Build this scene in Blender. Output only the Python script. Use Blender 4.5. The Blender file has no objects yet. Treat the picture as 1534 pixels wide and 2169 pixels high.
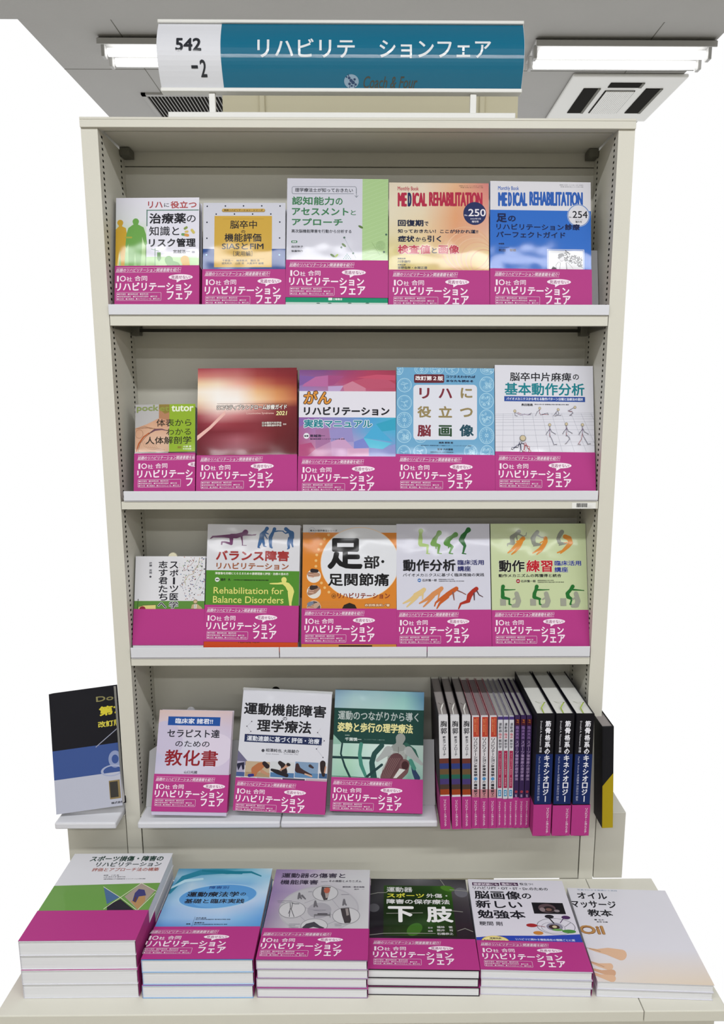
import bpy, bmesh, math, random
from mathutils import Vector, Matrix
from mathutils.geometry import tessellate_polygon
random.seed(7)
SC = bpy.context.scene
COL = SC.collection
# ------------------------------------------------------------------ camera
F, CX, CY = 1480.0, 800.0, 1090.0
CAM = Vector((0.0, -1.267, 1.5))
PITCH, YAW = math.radians(9.66), math.radians(0.5)
cd = bpy.data.cameras.new('camera'); cam = bpy.data.objects.new('camera', cd); COL.objects.link(cam)
cam.location = CAM
cam.rotation_euler = (math.pi/2-PITCH, 0, -YAW)
cd.sensor_width = 36; cd.lens = F/2169*36
cd.shift_x = (767-CX)/2169; cd.shift_y = (CY-1084.5)/2169
cd.clip_start = 0.02
SC.camera = cam
RM = cam.rotation_euler.to_matrix()
def ray(px, py):
    return RM @ Vector(((px-CX)/F, -(py-CY)/F, -1.0))
def hit(px, py, o, n):
    d = ray(px, py); return CAM + d*((o-CAM).dot(n)/d.dot(n))
def onY(px, py, Y): return hit(px, py, Vector((0, Y, 0)), Vector((0, 1, 0)))
def onZ(px, py, Z): return hit(px, py, Vector((0, 0, Z)), Vector((0, 0, 1)))
# ------------------------------------------------------------------ light
w = bpy.data.worlds.new('world'); SC.world = w; w.use_nodes = True
bg = w.node_tree.nodes['Background']; bg.inputs[0].default_value = (1, 1, 1, 1); bg.inputs[1].default_value = 1.0
def area(name, loc, sx, sy, power, rot=(0, 0, 0), col=(.975, .985, 1)):
    l = bpy.data.lights.new(name, 'AREA'); l.shape = 'RECTANGLE'; l.size = sx; l.size_y = sy; l.energy = power; l.color = col
    o = bpy.data.objects.new(name, l); COL.objects.link(o); o.location = loc; o.rotation_euler = rot
    return o
CEIL = 2.7
area('tube_light', (0.0, -1.21, CEIL-.05), 3.6, .10, 52)
area('tube_light', (0.1, -2.70, CEIL-.05), 3.6, .10, 52)
area('tube_light', (0.0, -4.40, CEIL-.05), 3.6, .10, 52)
SC.view_settings.view_transform = 'Standard'; SC.view_settings.look = 'None'
SC.view_settings.exposure = 0.0; SC.view_settings.gamma = 1; SC.view_settings.use_curve_mapping = False
# ------------------------------------------------------------------ colours and materials
K = 0.80
def lin(c):
    c = c.lstrip('#'); r = []
    for i in (0, 2, 4):
        v = int(c[i:i+2], 16)/255
        r.append(v/12.92 if v <= .04045 else ((v+.055)/1.055)**2.4)
    return tuple(r)
def colr(c): 
    r = lin(c); return (r[0]*K, r[1]*K, r[2]*K, 1)
def mat(name, c=None, rough=.5, spec=.5, bump=0, bscale=30, metal=0, attr=False, coat=0, emit=0, var=0):
    m = bpy.data.materials.new(name); m.use_nodes = True; nt = m.node_tree; b = nt.nodes['Principled BSDF']
    b.inputs['Roughness'].default_value = rough; b.inputs['Metallic'].default_value = metal
    b.inputs['Specular IOR Level'].default_value = spec
    if coat: b.inputs['Coat Weight'].default_value = coat; b.inputs['Coat Roughness'].default_value = .06
    tc = nt.nodes.new('ShaderNodeTexCoord')
    if attr:
        a = nt.nodes.new('ShaderNodeAttribute'); a.attribute_name = 'ink'; nt.links.new(a.outputs['Color'], b.inputs['Base Color'])
    elif var:
        n = nt.nodes.new('ShaderNodeTexNoise'); n.inputs['Scale'].default_value = 6; n.inputs['Detail'].default_value = 5
        nt.links.new(tc.outputs['Object'], n.inputs['Vector'])
        mx = nt.nodes.new('ShaderNodeMix'); mx.data_type = 'RGBA'
        r = lin(c)
        mx.inputs[6].default_value = tuple(x*(1-var) for x in r)+(1,); mx.inputs[7].default_value = tuple(min(1, x*(1+var)) for x in r)+(1,)
        nt.links.new(n.outputs['Fac'], mx.inputs[0]); nt.links.new(mx.outputs[2], b.inputs['Base Color'])
    elif c: b.inputs['Base Color'].default_value = lin(c)+(1,)
    if bump:
        n = nt.nodes.new('ShaderNodeTexNoise'); n.inputs['Scale'].default_value = bscale; n.inputs['Detail'].default_value = 2
        bp = nt.nodes.new('ShaderNodeBump'); bp.inputs['Strength'].default_value = 1; bp.inputs['Distance'].default_value = bump
        nt.links.new(tc.outputs['Object'], n.inputs['Vector']); nt.links.new(n.outputs['Fac'], bp.inputs['Height'])
        nt.links.new(bp.outputs['Normal'], b.inputs['Normal'])
        if coat: nt.links.new(bp.outputs['Normal'], b.inputs['Coat Normal'])
    if emit:
        b.inputs['Emission Color'].default_value = (1, .99, .97, 1); b.inputs['Emission Strength'].default_value = emit
    return m
M_STEEL = mat('cream_painted_steel', '#c6c4b9', .42, .4, bump=.00008, bscale=400, var=.03)
M_PANEL = mat('grey_beige_panel', '#bab8ad', .5, .35, bump=.00006, bscale=300, var=.03)
M_TRAY = mat('white_grey_tray', '#c9cad0', .35, .5)
M_REST = mat('grey_tray_rest', '#a9a9ac', .45, .4)
M_DARK = mat('dark_slot', '#15130f', .8, .1)
M_BRK = mat('bracket_grey', '#5a594f', .5, .5)
M_PRINT = mat('printed_gloss', attr=True, rough=.5, spec=.1, bump=.0013, bscale=10, coat=.22)
M_MATTE = mat('printed_paper', attr=True, rough=.5, spec=.12, bump=.0003, bscale=12)
M_TUBE = mat('fluorescent_tube', '#ffffff', .4, emit=3)
M_SHADE = mat('painted_shade_dark', '#2b2a25', .7, .2)  # near-black colour standing in for shade under the shelves
M_FIXT = mat('fixture_enamel', '#a9a9a8', .5)
M_WHITE = mat('white_enamel', '#d9d9d6', .35)
M_CEIL = mat('ceiling_board', '#a6a5a3', .8, .2, bump=.0004, bscale=120, var=.04)
M_CREAM = mat('cream_wall_paint', '#d3cdb2', .7, .2, var=.02)
def pages_mat():
    m = mat('page_edges', '#d8d8da', .75, .2); nt = m.node_tree; b = nt.nodes['Principled BSDF']
    tc = nt.nodes.new('ShaderNodeTexCoord'); mp = nt.nodes.new('ShaderNodeMapping'); mp.inputs['Scale'].default_value = (3, 3, 900)
    n = nt.nodes.new('ShaderNodeTexNoise'); n.inputs['Scale'].default_value = 1; n.inputs['Detail'].default_value = 1
    mx = nt.nodes.new('ShaderNodeMix'); mx.data_type = 'RGBA'; mx.inputs[6].default_value = lin('#b9b9bc')+(1,); mx.inputs[7].default_value = lin('#e0e0e2')+(1,)
    nt.links.new(tc.outputs['Object'], mp.inputs['Vector']); nt.links.new(mp.outputs['Vector'], n.inputs['Vector'])
    nt.links.new(n.outputs['Fac'], mx.inputs[0]); nt.links.new(mx.outputs[2], b.inputs['Base Color'])
    return m
M_PAGES = pages_mat()
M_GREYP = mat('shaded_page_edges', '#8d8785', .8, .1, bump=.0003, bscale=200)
# ------------------------------------------------------------------ mesh helpers
def mk(name, vs, fs, m, parent=None, smooth=False, cols=None):
    me = bpy.data.meshes.new(name); me.from_pydata([tuple(v) for v in vs], [], fs); me.update()
    if cols is not None:
        a = me.color_attributes.new('ink', 'FLOAT_COLOR', 'POINT')
        a.data.foreach_set('color', [x for c in cols for x in c])
    me.materials.append(m)
    me.validate()
    if smooth:
        for p in me.polygons: p.use_smooth = True
    o = bpy.data.objects.new(name, me); COL.objects.link(o)
    if parent: o.parent = parent
    return o
def tag(o, label=None, cat=None, group=None, kind=None):
    if label: o['label'] = label
    if cat: o['category'] = cat
    if group: o['group'] = group
    if kind: o['kind'] = kind
    return o
def empty(name, loc=(0, 0, 0), label=None, cat=None, group=None, mtx=None):
    o = bpy.data.objects.new(name, None); COL.objects.link(o); o.empty_display_size = .02
    if mtx is not None: o.matrix_world = mtx
    else: o.location = loc
    return tag(o, label, cat, group)
class MB:
    def __init__(s): s.v = []; s.f = []; s.c = []
    def box(s, x0, x1, y0, y1, z0, z1, c=None):
        n = len(s.v)
        s.v += [(x0, y0, z0), (x1, y0, z0), (x1, y1, z0), (x0, y1, z0), (x0, y0, z1), (x1, y0, z1), (x1, y1, z1), (x0, y1, z1)]
        s.f += [(n, n+3, n+2, n+1), (n+4, n+5, n+6, n+7), (n, n+1, n+5, n+4), (n+1, n+2, n+6, n+5), (n+2, n+3, n+7, n+6), (n+3, n, n+4, n+7)]
        if c: s.c += [c]*8
    def prism(s, pts, x0, x1, c=None):           # pts = profile in (y, z), extruded along x
        n = len(s.v); k = len(pts)
        s.v += [(x0, p[0], p[1]) for p in pts]+[(x1, p[0], p[1]) for p in pts]
        s.f += [tuple(range(n+k-1, n-1, -1)), tuple(range(n+k, n+2*k))]
        for i in range(k):
            j = (i+1) % k; s.f.append((n+i, n+j, n+k+j, n+k+i))
        if c: s.c += [c]*(2*k)
    def cyl(s, a, b, r, n=12, c=None):
        a = Vector(a); b = Vector(b); d = (b-a).normalized(); u = d.orthogonal().normalized(); w_ = d.cross(u); k = len(s.v)
        for p in (a, b):
            for i in range(n):
                t = 2*math.pi*i/n; s.v.append(tuple(p+u*r*math.cos(t)+w_*r*math.sin(t)))
        s.f += [tuple(range(k+n-1, k-1, -1)), tuple(range(k+n, k+2*n))]
        for i in range(n):
            j = (i+1) % n; s.f.append((k+i, k+j, k+n+j, k+n+i))
        if c: s.c += [c]*(2*n)
    def build(s, name, m, parent=None, bevel=0, smooth=False):
        o = mk(name, s.v, s.f, m, parent, smooth, s.c if s.c else None)
        if bevel:
            b = o.modifiers.new('bevel', 'BEVEL'); b.width = bevel; b.segments = 2; b.limit_method = 'ANGLE'
        return o
# ------------------------------------------------------------------ lettering
_tc = {}
def glyphs(s, res):
    k = (s, res)
    if k in _tc: return _tc[k]
    c = bpy.data.curves.new('t', 'FONT'); c.body = s; c.resolution_u = res
    o = bpy.data.objects.new('t', c); m = bpy.data.meshes.new_from_object(o)
    v = [(p.co.x, p.co.y) for p in m.vertices]; f = [tuple(p.vertices) for p in m.polygons]
    bpy.data.objects.remove(o); bpy.data.meshes.remove(m); bpy.data.curves.remove(c)
    if not v: r = ([], [], 1)
    else:
        x0 = min(a[0] for a in v); x1 = max(a[0] for a in v); y0 = min(a[1] for a in v); y1 = max(a[1] for a in v)
        W = max(x1-x0, 1e-6); H = max(y1-y0, 1e-6)
        r = ([((a[0]-x0)/W, (a[1]-y0)/H) for a in v], f, W/H)
    _tc[k] = r
    return r
LAY = 1.2e-5
class Print:
    """flat print on a face: drawn in photo coordinates, cast on the face's own plane (local x right, y up)"""
    def __init__(s, M, x0, x1, y0, y1, z=1e-4):
        s.M = M; s.Mi = M.inverted(); s.b = (x0, x1, y0, y1); s.z = z; s.n = 0
        s.v = []; s.f = []; s.c = []; s.held = False; s.q = 0; s.o = M.to_translation(); s.nn = (M.to_3x3() @ Vector((0, 0, 1))).normalized()
        s.reg(0, 0, 1534)
    def up(s):
        if s.held: s.q += 1
        else: s.n += 1
    def hold(s): s.n += 1; s.held = True; s.q = 0; return s
    def free(s): s.held = False; s.n += 2
    def reg(s, ox, oy, w): s.ox = ox; s.oy = oy; s.k = w/1534; return s
    def loc(s, x, y):
        p = s.Mi @ hit(s.ox+x*s.k, s.oy+y*s.k, s.o, s.nn); return (p.x, p.y)
    def box(s, x0, y0, x1, y1):
        xm = (x0+x1)/2; ym = (y0+y1)/2
        a = s.loc(x0, ym)[0]; b = s.loc(x1, ym)[0]; c = s.loc(xm, y1)[1]; d = s.loc(xm, y0)[1]
        return a, b, c, d
    def face(s, pts, cols, dz=0):
        x0, x1, y0, y1 = s.b
        if any(p[0] < x0 or p[0] > x1 or p[1] < y0 or p[1] > y1 for p in pts):
            poly = [(p[0], p[1], c) for p, c in zip(pts, cols)]
            for ax, lim, sg in ((0, x0, 1), (0, x1, -1), (1, y0, 1), (1, y1, -1)):
                out = []
                for i in range(len(poly)):
                    a = poly[i]; b = poly[(i+1) % len(poly)]; da = (a[ax]-lim)*sg; db = (b[ax]-lim)*sg
                    if da >= 0: out.append(a)
                    if (da >= 0) != (db >= 0):
                        t = da/(da-db)
                        out.append((a[0]+(b[0]-a[0])*t, a[1]+(b[1]-a[1])*t, tuple(a[2][q]+(b[2][q]-a[2][q])*t for q in range(4))))
                poly = out
                if len(poly) < 3: return
            pts = [(p[0], p[1]) for p in poly]; cols = [p[2] for p in poly]
        n = len(s.v); z = s.z+s.n*LAY+dz+(s.q % 24)*7e-7*s.held
        s.v += [(p[0], p[1], z) for p in pts]; s.c += cols; s.f.append(tuple(range(n, n+len(pts))))
    def lpoly(s, pts, c, dz=0):
        if isinstance(c, str): c = colr(c)
        if len(pts) <= 4: s.face(pts if len(pts) < 4 or True else pts, [c]*len(pts), dz); return
        for t in tessellate_polygon([[Vector((p[0], p[1], 0)) for p in pts]]):
            q = [pts[i] for i in t]
            if (q[1][0]-q[0][0])*(q[2][1]-q[0][1])-(q[1][1]-q[0][1])*(q[2][0]-q[0][0]) < 0: q = q[::-1]
            s.face(q, [c]*3, dz)
    def poly(s, pts, c):
        s.up(); s.lpoly([s.loc(*p) for p in pts], c)
    def rect(s, x0, y0, x1, y1, c):
        s.up(); a, b, cc, d = s.box(x0, y0, x1, y1); s.lpoly([(a, cc), (b, cc), (b, d), (a, d)], c)
    def full(s, y0, y1, c):
        s.up(); x = (s.b[0]+s.b[1])/2
        px = s.ctr; a = s.loc(px, y0)[1]; b = s.loc(px, y1)[1]
        s.lpoly([(s.b[0], b), (s.b[1], b), (s.b[1], a), (s.b[0], a)], c)
    @property
    def ctr(s):
        p = s.M @ Vector((0, (s.b[2]+s.b[3])/2, 0)); q = RM.transposed() @ (p-CAM)
        return ((CX - F*q.x/q.z)-s.ox)/s.k
    def grad(s, rows, x0=None, y0=None, x1=None, y1=None):
        """grid of colours over a box (whole face when no box)"""
        s.n += 1
        if x0 is None:
            a, b, c, d = s.b
            if getattr(s, 'bt', None): s.face([(a, c), (b, c), (b, s.bt), (a, s.bt)], [colr(rows[-1][0])]*4); c = s.bt-.001
        else: a, b, c, d = s.box(x0, y0, x1, y1)
        R = len(rows); C = len(rows[0]); g = [[colr(x) for x in r] for r in rows]
        sub = 4
        def cc(u, v):
            i = min(int(u), C-2); j = min(int(v), R-2); fu = u-i; fv = v-j
            return tuple((g[j][i][q]*(1-fu)+g[j][i+1][q]*fu)*(1-fv)+(g[j+1][i][q]*(1-fu)+g[j+1][i+1][q]*fu)*fv for q in range(4))
        nu = (C-1)*sub; nv = (R-1)*sub
        for j in range(nv):
            for i in range(nu):
                q = [(i, j+1), (i+1, j+1), (i+1, j), (i, j)]
                s.face([(a+(b-a)*u/nu, d-(d-c)*v/nv) for u, v in q], [cc(u/sub, v/sub) for u, v in q])
    def ell(s, x, y, rx, ry=None, c='#ffffff', n=28, ring=0, rot=0):
        s.up(); ry = ry or rx; a0 = s.loc(x, y); a1 = s.loc(x+rx, y); a2 = s.loc(x, y-ry)
        RX = abs(a1[0]-a0[0]); RY = abs(a2[1]-a0[1]); cr, sr = math.cos(rot), math.sin(rot)
        P = lambda t, k: (a0[0]+RX*k*math.cos(t)*cr-RY*k*math.sin(t)*sr, a0[1]+RX*k*math.cos(t)*sr+RY*k*math.sin(t)*cr)
        c = colr(c)
        if ring:
            k = 1-ring/rx
            for i in range(n):
                t0 = 2*math.pi*i/n; t1 = 2*math.pi*(i+1)/n
                s.face([P(t0, k), P(t0, 1), P(t1, 1), P(t1, k)], [c]*4)
        else: s.face([P(2*math.pi*i/n, 1) for i in range(n)], [c]*n)
    def rrect(s, x0, y0, x1, y1, r, c, line=0):
        def pts(x0, y0, x1, y1, r):
            o = []
            for cx_, cy_, a in ((x1-r, y0+r, -90), (x1-r, y1-r, 0), (x0+r, y1-r, 90), (x0+r, y0+r, 180)):
                for k in range(5):
                    t = math.radians(a+22.5*k); o.append((cx_+r*math.cos(t), cy_+r*math.sin(t)))
            return o
        s.up(); P = pts(x0, y0, x1, y1, r); L = [s.loc(*p) for p in P][::-1]
        if not line: s.face(L, [colr(c)]*len(L)); return
        Q = pts(x0+line, y0+line, x1-line, y1-line, max(r-line, .1)); L2 = [s.loc(*p) for p in Q][::-1]
        for i in range(len(L)):
            j = (i+1) % len(L); s.face([L[i], L[j], L2[j], L2[i]], [colr(c)]*4)
    def line(s, pts, wd, c, closed=False):
        s.up(); c = colr(c)
        P = pts+[pts[0]] if closed else pts
        for i, (a, b) in enumerate(zip(P, P[1:])):
            d = math.hypot(b[0]-a[0], b[1]-a[1]) or 1; ux = (b[0]-a[0])/d*wd/2; uy = (b[1]-a[1])/d*wd/2
            q = [(a[0]-ux-uy, a[1]-uy+ux), (b[0]+ux-uy, b[1]+uy+ux), (b[0]+ux+uy, b[1]+uy-ux), (a[0]-ux+uy, a[1]-uy-ux)]
            s.face([s.loc(*p) for p in q], [c]*4, (i % 8)*5e-7)
    def limb(s, ch, c, n=14):
        """tapering chain of (x, y, r)"""
        s.up(); c = colr(c); k = 0
        for (x, y, r) in ch:
            s.face([s.loc(x+r*math.cos(-2*math.pi*i/n), y+r*math.sin(-2*math.pi*i/n)) for i in range(n)], [c]*n, (k % 9)*6e-7); k += 1
        for (x0, y0, r0), (x1, y1, r1) in zip(ch, ch[1:]):
            d = math.hypot(x1-x0, y1-y0) or 1; nx = -(y1-y0)/d; ny = (x1-x0)/d
            s.face([s.loc(x0+nx*r0, y0+ny*r0), s.loc(x1+nx*r1, y1+ny*r1), s.loc(x1-nx*r1, y1-ny*r1), s.loc(x0-nx*r0, y0-ny*r0)], [c]*4, (k % 9)*6e-7); k += 1
    def _put(s, g, a, b, c, d, col, bw, slant=0, rot=False):
        v, f, _ = g
        w_ = b-a; h = d-c; offs = [(0, 0)]
        if bw:
            offs = [(math.cos(t), math.sin(t)) for t in ((.785, 2.356, 3.927, 5.498) if bw < 3e-4 else (0, .785, 1.571, 2.356, 3.142, 3.927, 4.712, 5.498))]
            offs.append((0, 0))
        a += bw; w_ -= 2*bw; c += bw; h -= 2*bw
        x0, x1, y0, y1 = s.b; z = s.z+s.n*LAY
        for k, (ox, oy) in enumerate(offs):
            if rot: P = [(a+p[1]*w_+ox*bw, d-bw-p[0]*h+oy*bw) for p in v]
            else: P = [(a+p[0]*w_+ox*bw+slant*(p[1]-.5)*h, c+p[1]*h+oy*bw) for p in v]
            zz = z+k*8e-7
            if all(x0 <= p[0] <= x1 and y0 <= p[1] <= y1 for p in P):
                n = len(s.v); s.v += [(p[0], p[1], zz) for p in P]; s.c += [col]*len(P)
                s.f += [tuple(n+i for i in t) for t in f]
            else:
                for t in f:
                    s.face([P[i] for i in t], [col]*len(t), k*8e-7)
    def text(s, t, x0, y0, x1, y1, c='#1b1b22', b=0, oc=None, ob=0, sl=0):
        """lettering fitted to a box; b = extra weight, oc/ob = outline"""
        b = b*.62
        mm = abs(s.box(x0, y0, x1, y1)[1]-s.box(x0, y0, x1, y1)[0])/max(abs(x1-x0), 1)
        g = glyphs(t, 1 if (y1-y0)*s.k < 5.5 else 3)
        if oc:
            s.n += 1; a, bb, cc, d = s.box(x0-ob, y0-ob, x1+ob, y1+ob); s._put(g, a, bb, cc, d, colr(oc), (b+ob)*mm, sl)
        s.n += 1; a, bb, cc, d = s.box(x0, y0, x1, y1); s._put(g, a, bb, cc, d, colr(c), b*mm, sl)
    def vtext(s, t, x0, y0, x1, y1, c='#1b1b22', b=0, oc=None, ob=0):
        n = len(t); h = (y1-y0)/n
        for i, ch in enumerate(t):
            if ch in ' 　': continue
            ya = y0+i*h; m = h*.06; wd = x1-x0; sx = 0
            if ch in 'ーｰ〜': 
                s.n += 1; q = s.box(x0+wd*.38, ya+m, x1-wd*.38, ya+h-m); mm = abs(q[1]-q[0])/(wd*.24)
                s.lpoly([(q[0], q[2]), (q[1], q[2]), (q[1], q[3]), (q[0], q[3])], c); s.n -= 1; continue
            if ch in 'ョュャッィェォ': sx = wd*.12; m = h*.14
            if ch in '一・': 
                s.rect(x0+wd*(.05 if ch == '一' else .4), ya+h*.42, x1-wd*(.05 if ch == '一' else .4), ya+h*.58, c); s.n -= 1; continue
            nn = s.n; s.text(ch, x0+sx, ya+m, x1-sx, ya+h-m, c, b, oc, ob)
            s.n = nn
        s.n += 2 if oc else 1
    def build(s, name, m, parent):
        if not s.v: return None
        return mk(name, s.v, s.f, m, parent, cols=s.c)
# ------------------------------------------------------------------ measured heights (camera height 1.5 m)
def zat(py, Y, px=CX): return onY(px, py, Y).z
XL = (onY(254.5, 1040, 0).x + onY(279.7, 1460, 0).x + onY(301, 1780, 0).x)/3      # inner faces of the uprights
XR = (onY(1268, 1040, 0).x + onY(1249, 1460, 0).x + onY(1229.5, 1790, 0).x)/3
UPW = .028; DEP = .13
Z_CAN0, Z_CAN1 = zat(273, 0), zat(251, 0)
Z_S = [(zat(690, 0), zat(668, 0)), (zat(1078, 0), zat(1062, 0)), (zat(1408, 0), zat(1393, 0))]
Z_L = [(zat(667, -.004), zat(645, -.004)), (zat(1060, -.004), zat(1040, -.004)), (zat(1391.5, -.004), zat(1370.5, -.004))]
Z_T4 = zat(1740, -.045); Z_T4b = zat(1755, -.045)
Z_S4 = Z_T4b+.0015
Z_PLAT = zat(1863, 0)
Y_PLAT = -.31
# ------------------------------------------------------------------ bookcase
bc = empty('bookcase', (0, 0, 0), 'tall cream steel bookcase with pegged side panels holding every tilted display row', 'bookcase')
ZT = Z_CAN1; 
def side(sx, x_in, hid):
    """upright: hollow steel panel whose inner face has two rows of real recessed slots"""
    m = MB(); x_out = x_in+sx*UPW; a, b = min(x_in+sx*.004, x_out), max(x_in+sx*.004, x_out)
    m.box(a, b, 0, DEP+.012, .02, Z_CAN0)
    v = m.v; f = m.f
    def q(y0, y1, z0, z1, x=x_in):
        n = len(v); v.extend([(x, y0, z0), (x, y1, z0), (x, y1, z1), (x, y0, z1)]); f.append((n, n+1, n+2, n+3) if sx < 0 else (n+3, n+2, n+1, n))
    cols = [(.0145, .0210), (.1060, .1125)]; z0 = .02; z1 = Z_CAN0; zs = Z_S4+.012; pitch = .0095
    ys = [0, cols[0][0], cols[0][1], cols[1][0], cols[1][1], DEP]
    q(ys[0], ys[1], z0, z1); q(ys[2], ys[3], z0, z1); q(ys[4], ys[5], z0, z1)
    for (c0, c1) in cols:
        q(c0, c1, z0, zs); z = zs
        while z+pitch < z1:
            h0, h1 = z+.003, z+.0072
            q(c0, c1, z, h0); q(c0, c1, h1, z+pitch)
            z += pitch
        q(c0, c1, z, z1)
    n = len(v); v.extend([(x_in, 0, z0), (x_in, 0, z1), (x_in+sx*.004, 0, z1), (x_in+sx*.004, 0, z0)]); f.append((n, n+1, n+2, n+3))
    o = m.build('side_panel', M_STEEL, bc)
    d = MB(); 
    for (c0, c1) in cols:
        z = zs
        while z+pitch < z1:
            d.box(min(x_in+sx*.0005, x_in+sx*.0035), max(x_in+sx*.0005, x_in+sx*.0035), c0-.0005, c1+.0005, z+.0025, z+.0077); z += pitch
    k = d.build('slot_bottoms', M_DARK, o); k['kind'] = 'stuff'
side(-1, XL, 0); side(1, XR, 0)
m = MB(); m.box(XL-.004, XR+.004, DEP, DEP+.0055, Z_PLAT, zat(356, DEP)); m.build('back_panel', M_PANEL, bc)
m = MB(); m.box(XL-.004, XR+.004, DEP+.006, DEP+.02, zat(355, DEP)-.02, zat(355, DEP)+.02); m.build('seam_backing', M_PANEL, bc)
m = MB(); m.box(XL-.004, XR+.004, DEP, DEP+.0055, zat(355, DEP)+.0015, Z_CAN1-.004); m.build('back_panel', M_PANEL, bc)
m = MB(); m.box(XL-UPW, XR+UPW, -.004, DEP+.012, Z_CAN1-.004, Z_CAN1); m.box(XL-UPW, XR+UPW, -.004, 0, Z_CAN0, Z_CAN1-.004)
m.box(XL-UPW, XR+UPW, 0, .013, Z_CAN0, Z_CAN0+.0015); m.box(XL, XR, .03, DEP-.0005, Z_CAN0+.004, Z_CAN0+.0075)
m.build('top_shelf', M_STEEL, bc, bevel=.0008)
def shelf(z0, z1):
    s = MB(); x0, x1 = XL+.0015, XR-.0015
    s.box(x0, x1, -.001, DEP-.0006, z1-.0015, z1); s.box(x0, x1, -.001, .001, z0, z1-.0015); s.box(x0, x1, .001, .012, z0, z0+.0012)
    s.box(x0+.02, x1-.02, DEP-.014, DEP-.012, z0-.002, z1-.0015)
    o = s.build('shelf', M_STEEL, bc)
    for sx, xx in ((1, x0), (-1, x1)):
        b = MB(); a, e = sorted((xx, xx+sx*.016)); b.box(a, e, DEP-.026, DEP-.006, z0-.008, z1-.002); a, e = sorted((xx, xx+sx*.003)); b.box(a, e, .012, DEP-.026, z0-.004, z1-.002)
        b.build('bracket', M_BRK, o, bevel=.0008)
for z0, z1 in Z_S: shelf(z0, z1)
s = MB(); s.box(XL+.012, XR-.012, .108, .112, zat(311, .108), zat(301, .108)); s.build('rear_shade_strip', M_SHADE, bc)  # dark strip painted in for the shade at the canopy's rear underside
s = MB(); s.box(XL+.012, XR-.012, .108, .112, zat(703.5, .108), zat(697, .108)); s.build('rear_shade_strip', M_SHADE, bc)  # same painted shade, below the rear of the topmost shelf
for sx, xx in ((1, XL+.001), (-1, XR-.001)):
    b = MB(); a, e = sorted((xx, xx+sx*.018)); b.box(a, e, DEP-.03, DEP-.004, Z_CAN0-.011, Z_CAN0+.003); b.build('bracket', M_BRK, bc, bevel=.0008)
s = MB(); s.box(XL+.001, XR-.001, 0, DEP-.0006, Z_S4-.002, Z_S4); s.build('bottom_shelf', M_STEEL, bc)
s = MB(); s.box(XL+.0022, XR-.0022, .001, .012, Z_PLAT+.0003, Z_S4-.0025); s.build('kick_panel', M_PANEL, bc)
s = MB(); s.box(XL+.001, XR-.001, .014, .016, Z_PLAT, Z_S4-.0025); s.build('panel_backing', M_DARK, bc)
# ------------------------------------------------------------------ platform the flat stacks lie on
pl = empty('display_platform', (0, -.15, 0), 'low cream steel platform along the foot of the bookcase under the flat book stacks', 'platform')
pl_x = [onZ(20, 2100, Z_PLAT).x, onZ(1243, 1866, Z_PLAT).x, onZ(1520, 2100, Z_PLAT).x]
for a, b in zip(pl_x, pl_x[1:]):
    s = MB(); s.box(a+.0005, b-.0005, Y_PLAT+.15, .1494, Z_PLAT-.02, Z_PLAT); o = s.build('top_board', M_STEEL, pl, bevel=.0015)
s = MB(); s.box(pl_x[0]+.01, pl_x[-1]-.01, Y_PLAT+.17, .14, 0.0, Z_PLAT-.0205); s.build('base', M_STEEL, pl)
# neighbouring bays: lower panels and one shelf stub left
def nb(x0, x1, label):
    e = empty('bay_panel', (0, 0, 0), label, 'panel')
    s = MB(); s.box(x0, x1, .001, .012, Z_PLAT+.0003, Z_S4-.0025); s.build('panel', M_PANEL, e)
    s = MB(); s.box(x0, x1, .001, DEP, Z_S4-.0022, Z_S4-.0002); s.build('shelf_board', M_STEEL, e); return e
nb(XL-UPW-.118, XL-UPW-.0022, 'lower cream panel and shelf of the neighbouring bay left of the bookcase')
nb(XR+UPW+.0022, XR+UPW+.06, 'lower cream panel and shelf of the neighbouring bay right of the bookcase')
# ------------------------------------------------------------------ trays
def tray(xa, xb, i, label, alpha, rest, off, back=True):
    z0, z1 = Z_L[i]; zs = Z_S[i][1]+.0002
    e = empty('display_tray', ((xa+xb)/2, 0, zs), label, 'tray', 'white display trays on the shelves'); w_ = (xb-xa)/2
    s = MB(); s.box(-w_, w_, -.0045, -.0025, max(z0-zs, -.001), z1-zs); s.build('front_lip', M_TRAY, e, bevel=.0005)
    s = MB(); s.box(-w_, w_, -.0025, DEP-.004, 0, .0015); s.build('base', M_TRAY, e)
    if rest:
        ca, sa = math.cos(alpha), math.sin(alpha); y0 = off; t = .0015
        yt = y0+rest*sa
        s = MB(); s.prism([(y0, .0018), (y0+t, .0018), (yt+t, rest*ca), (yt, rest*ca)], -w_, w_); s.build('back_rest', M_REST, e)
A1, A2, A3, A4 = (math.radians(a) for a in (13, 15, 15, 22))
def xz(px, py, Y=-.004): return onY(px, py, Y).x
tray(XL+.001, XR-.001, 0, 'full-width white tray lip under the topmost row of books', A1, .128, .052)
tray(max(xz(262, 1050), XL+.001), min(xz(1267, 1050), XR-.001), 1, 'full-width white tray lip under the second row of books', A2, 0, 0)
j1, j2 = xz(592, 1380), xz(905, 1380)
x3 = (max(xz(277, 1380), XL+.001), min(xz(1250, 1380), XR-.001))
tray(x3[0], j1-.0007, 2, 'left of the three white trays under the third row, below the narrow white book', A3, .10, .046)
tray(j1+.0007, j2-.0007, 2, 'middle of the three white trays under the third row, below the orange book', A3, .10, .046)
tray(j2+.0007, x3[1], 2, 'right of the three white trays under the third row, below the pale green book', A3, .10, .046)
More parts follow.
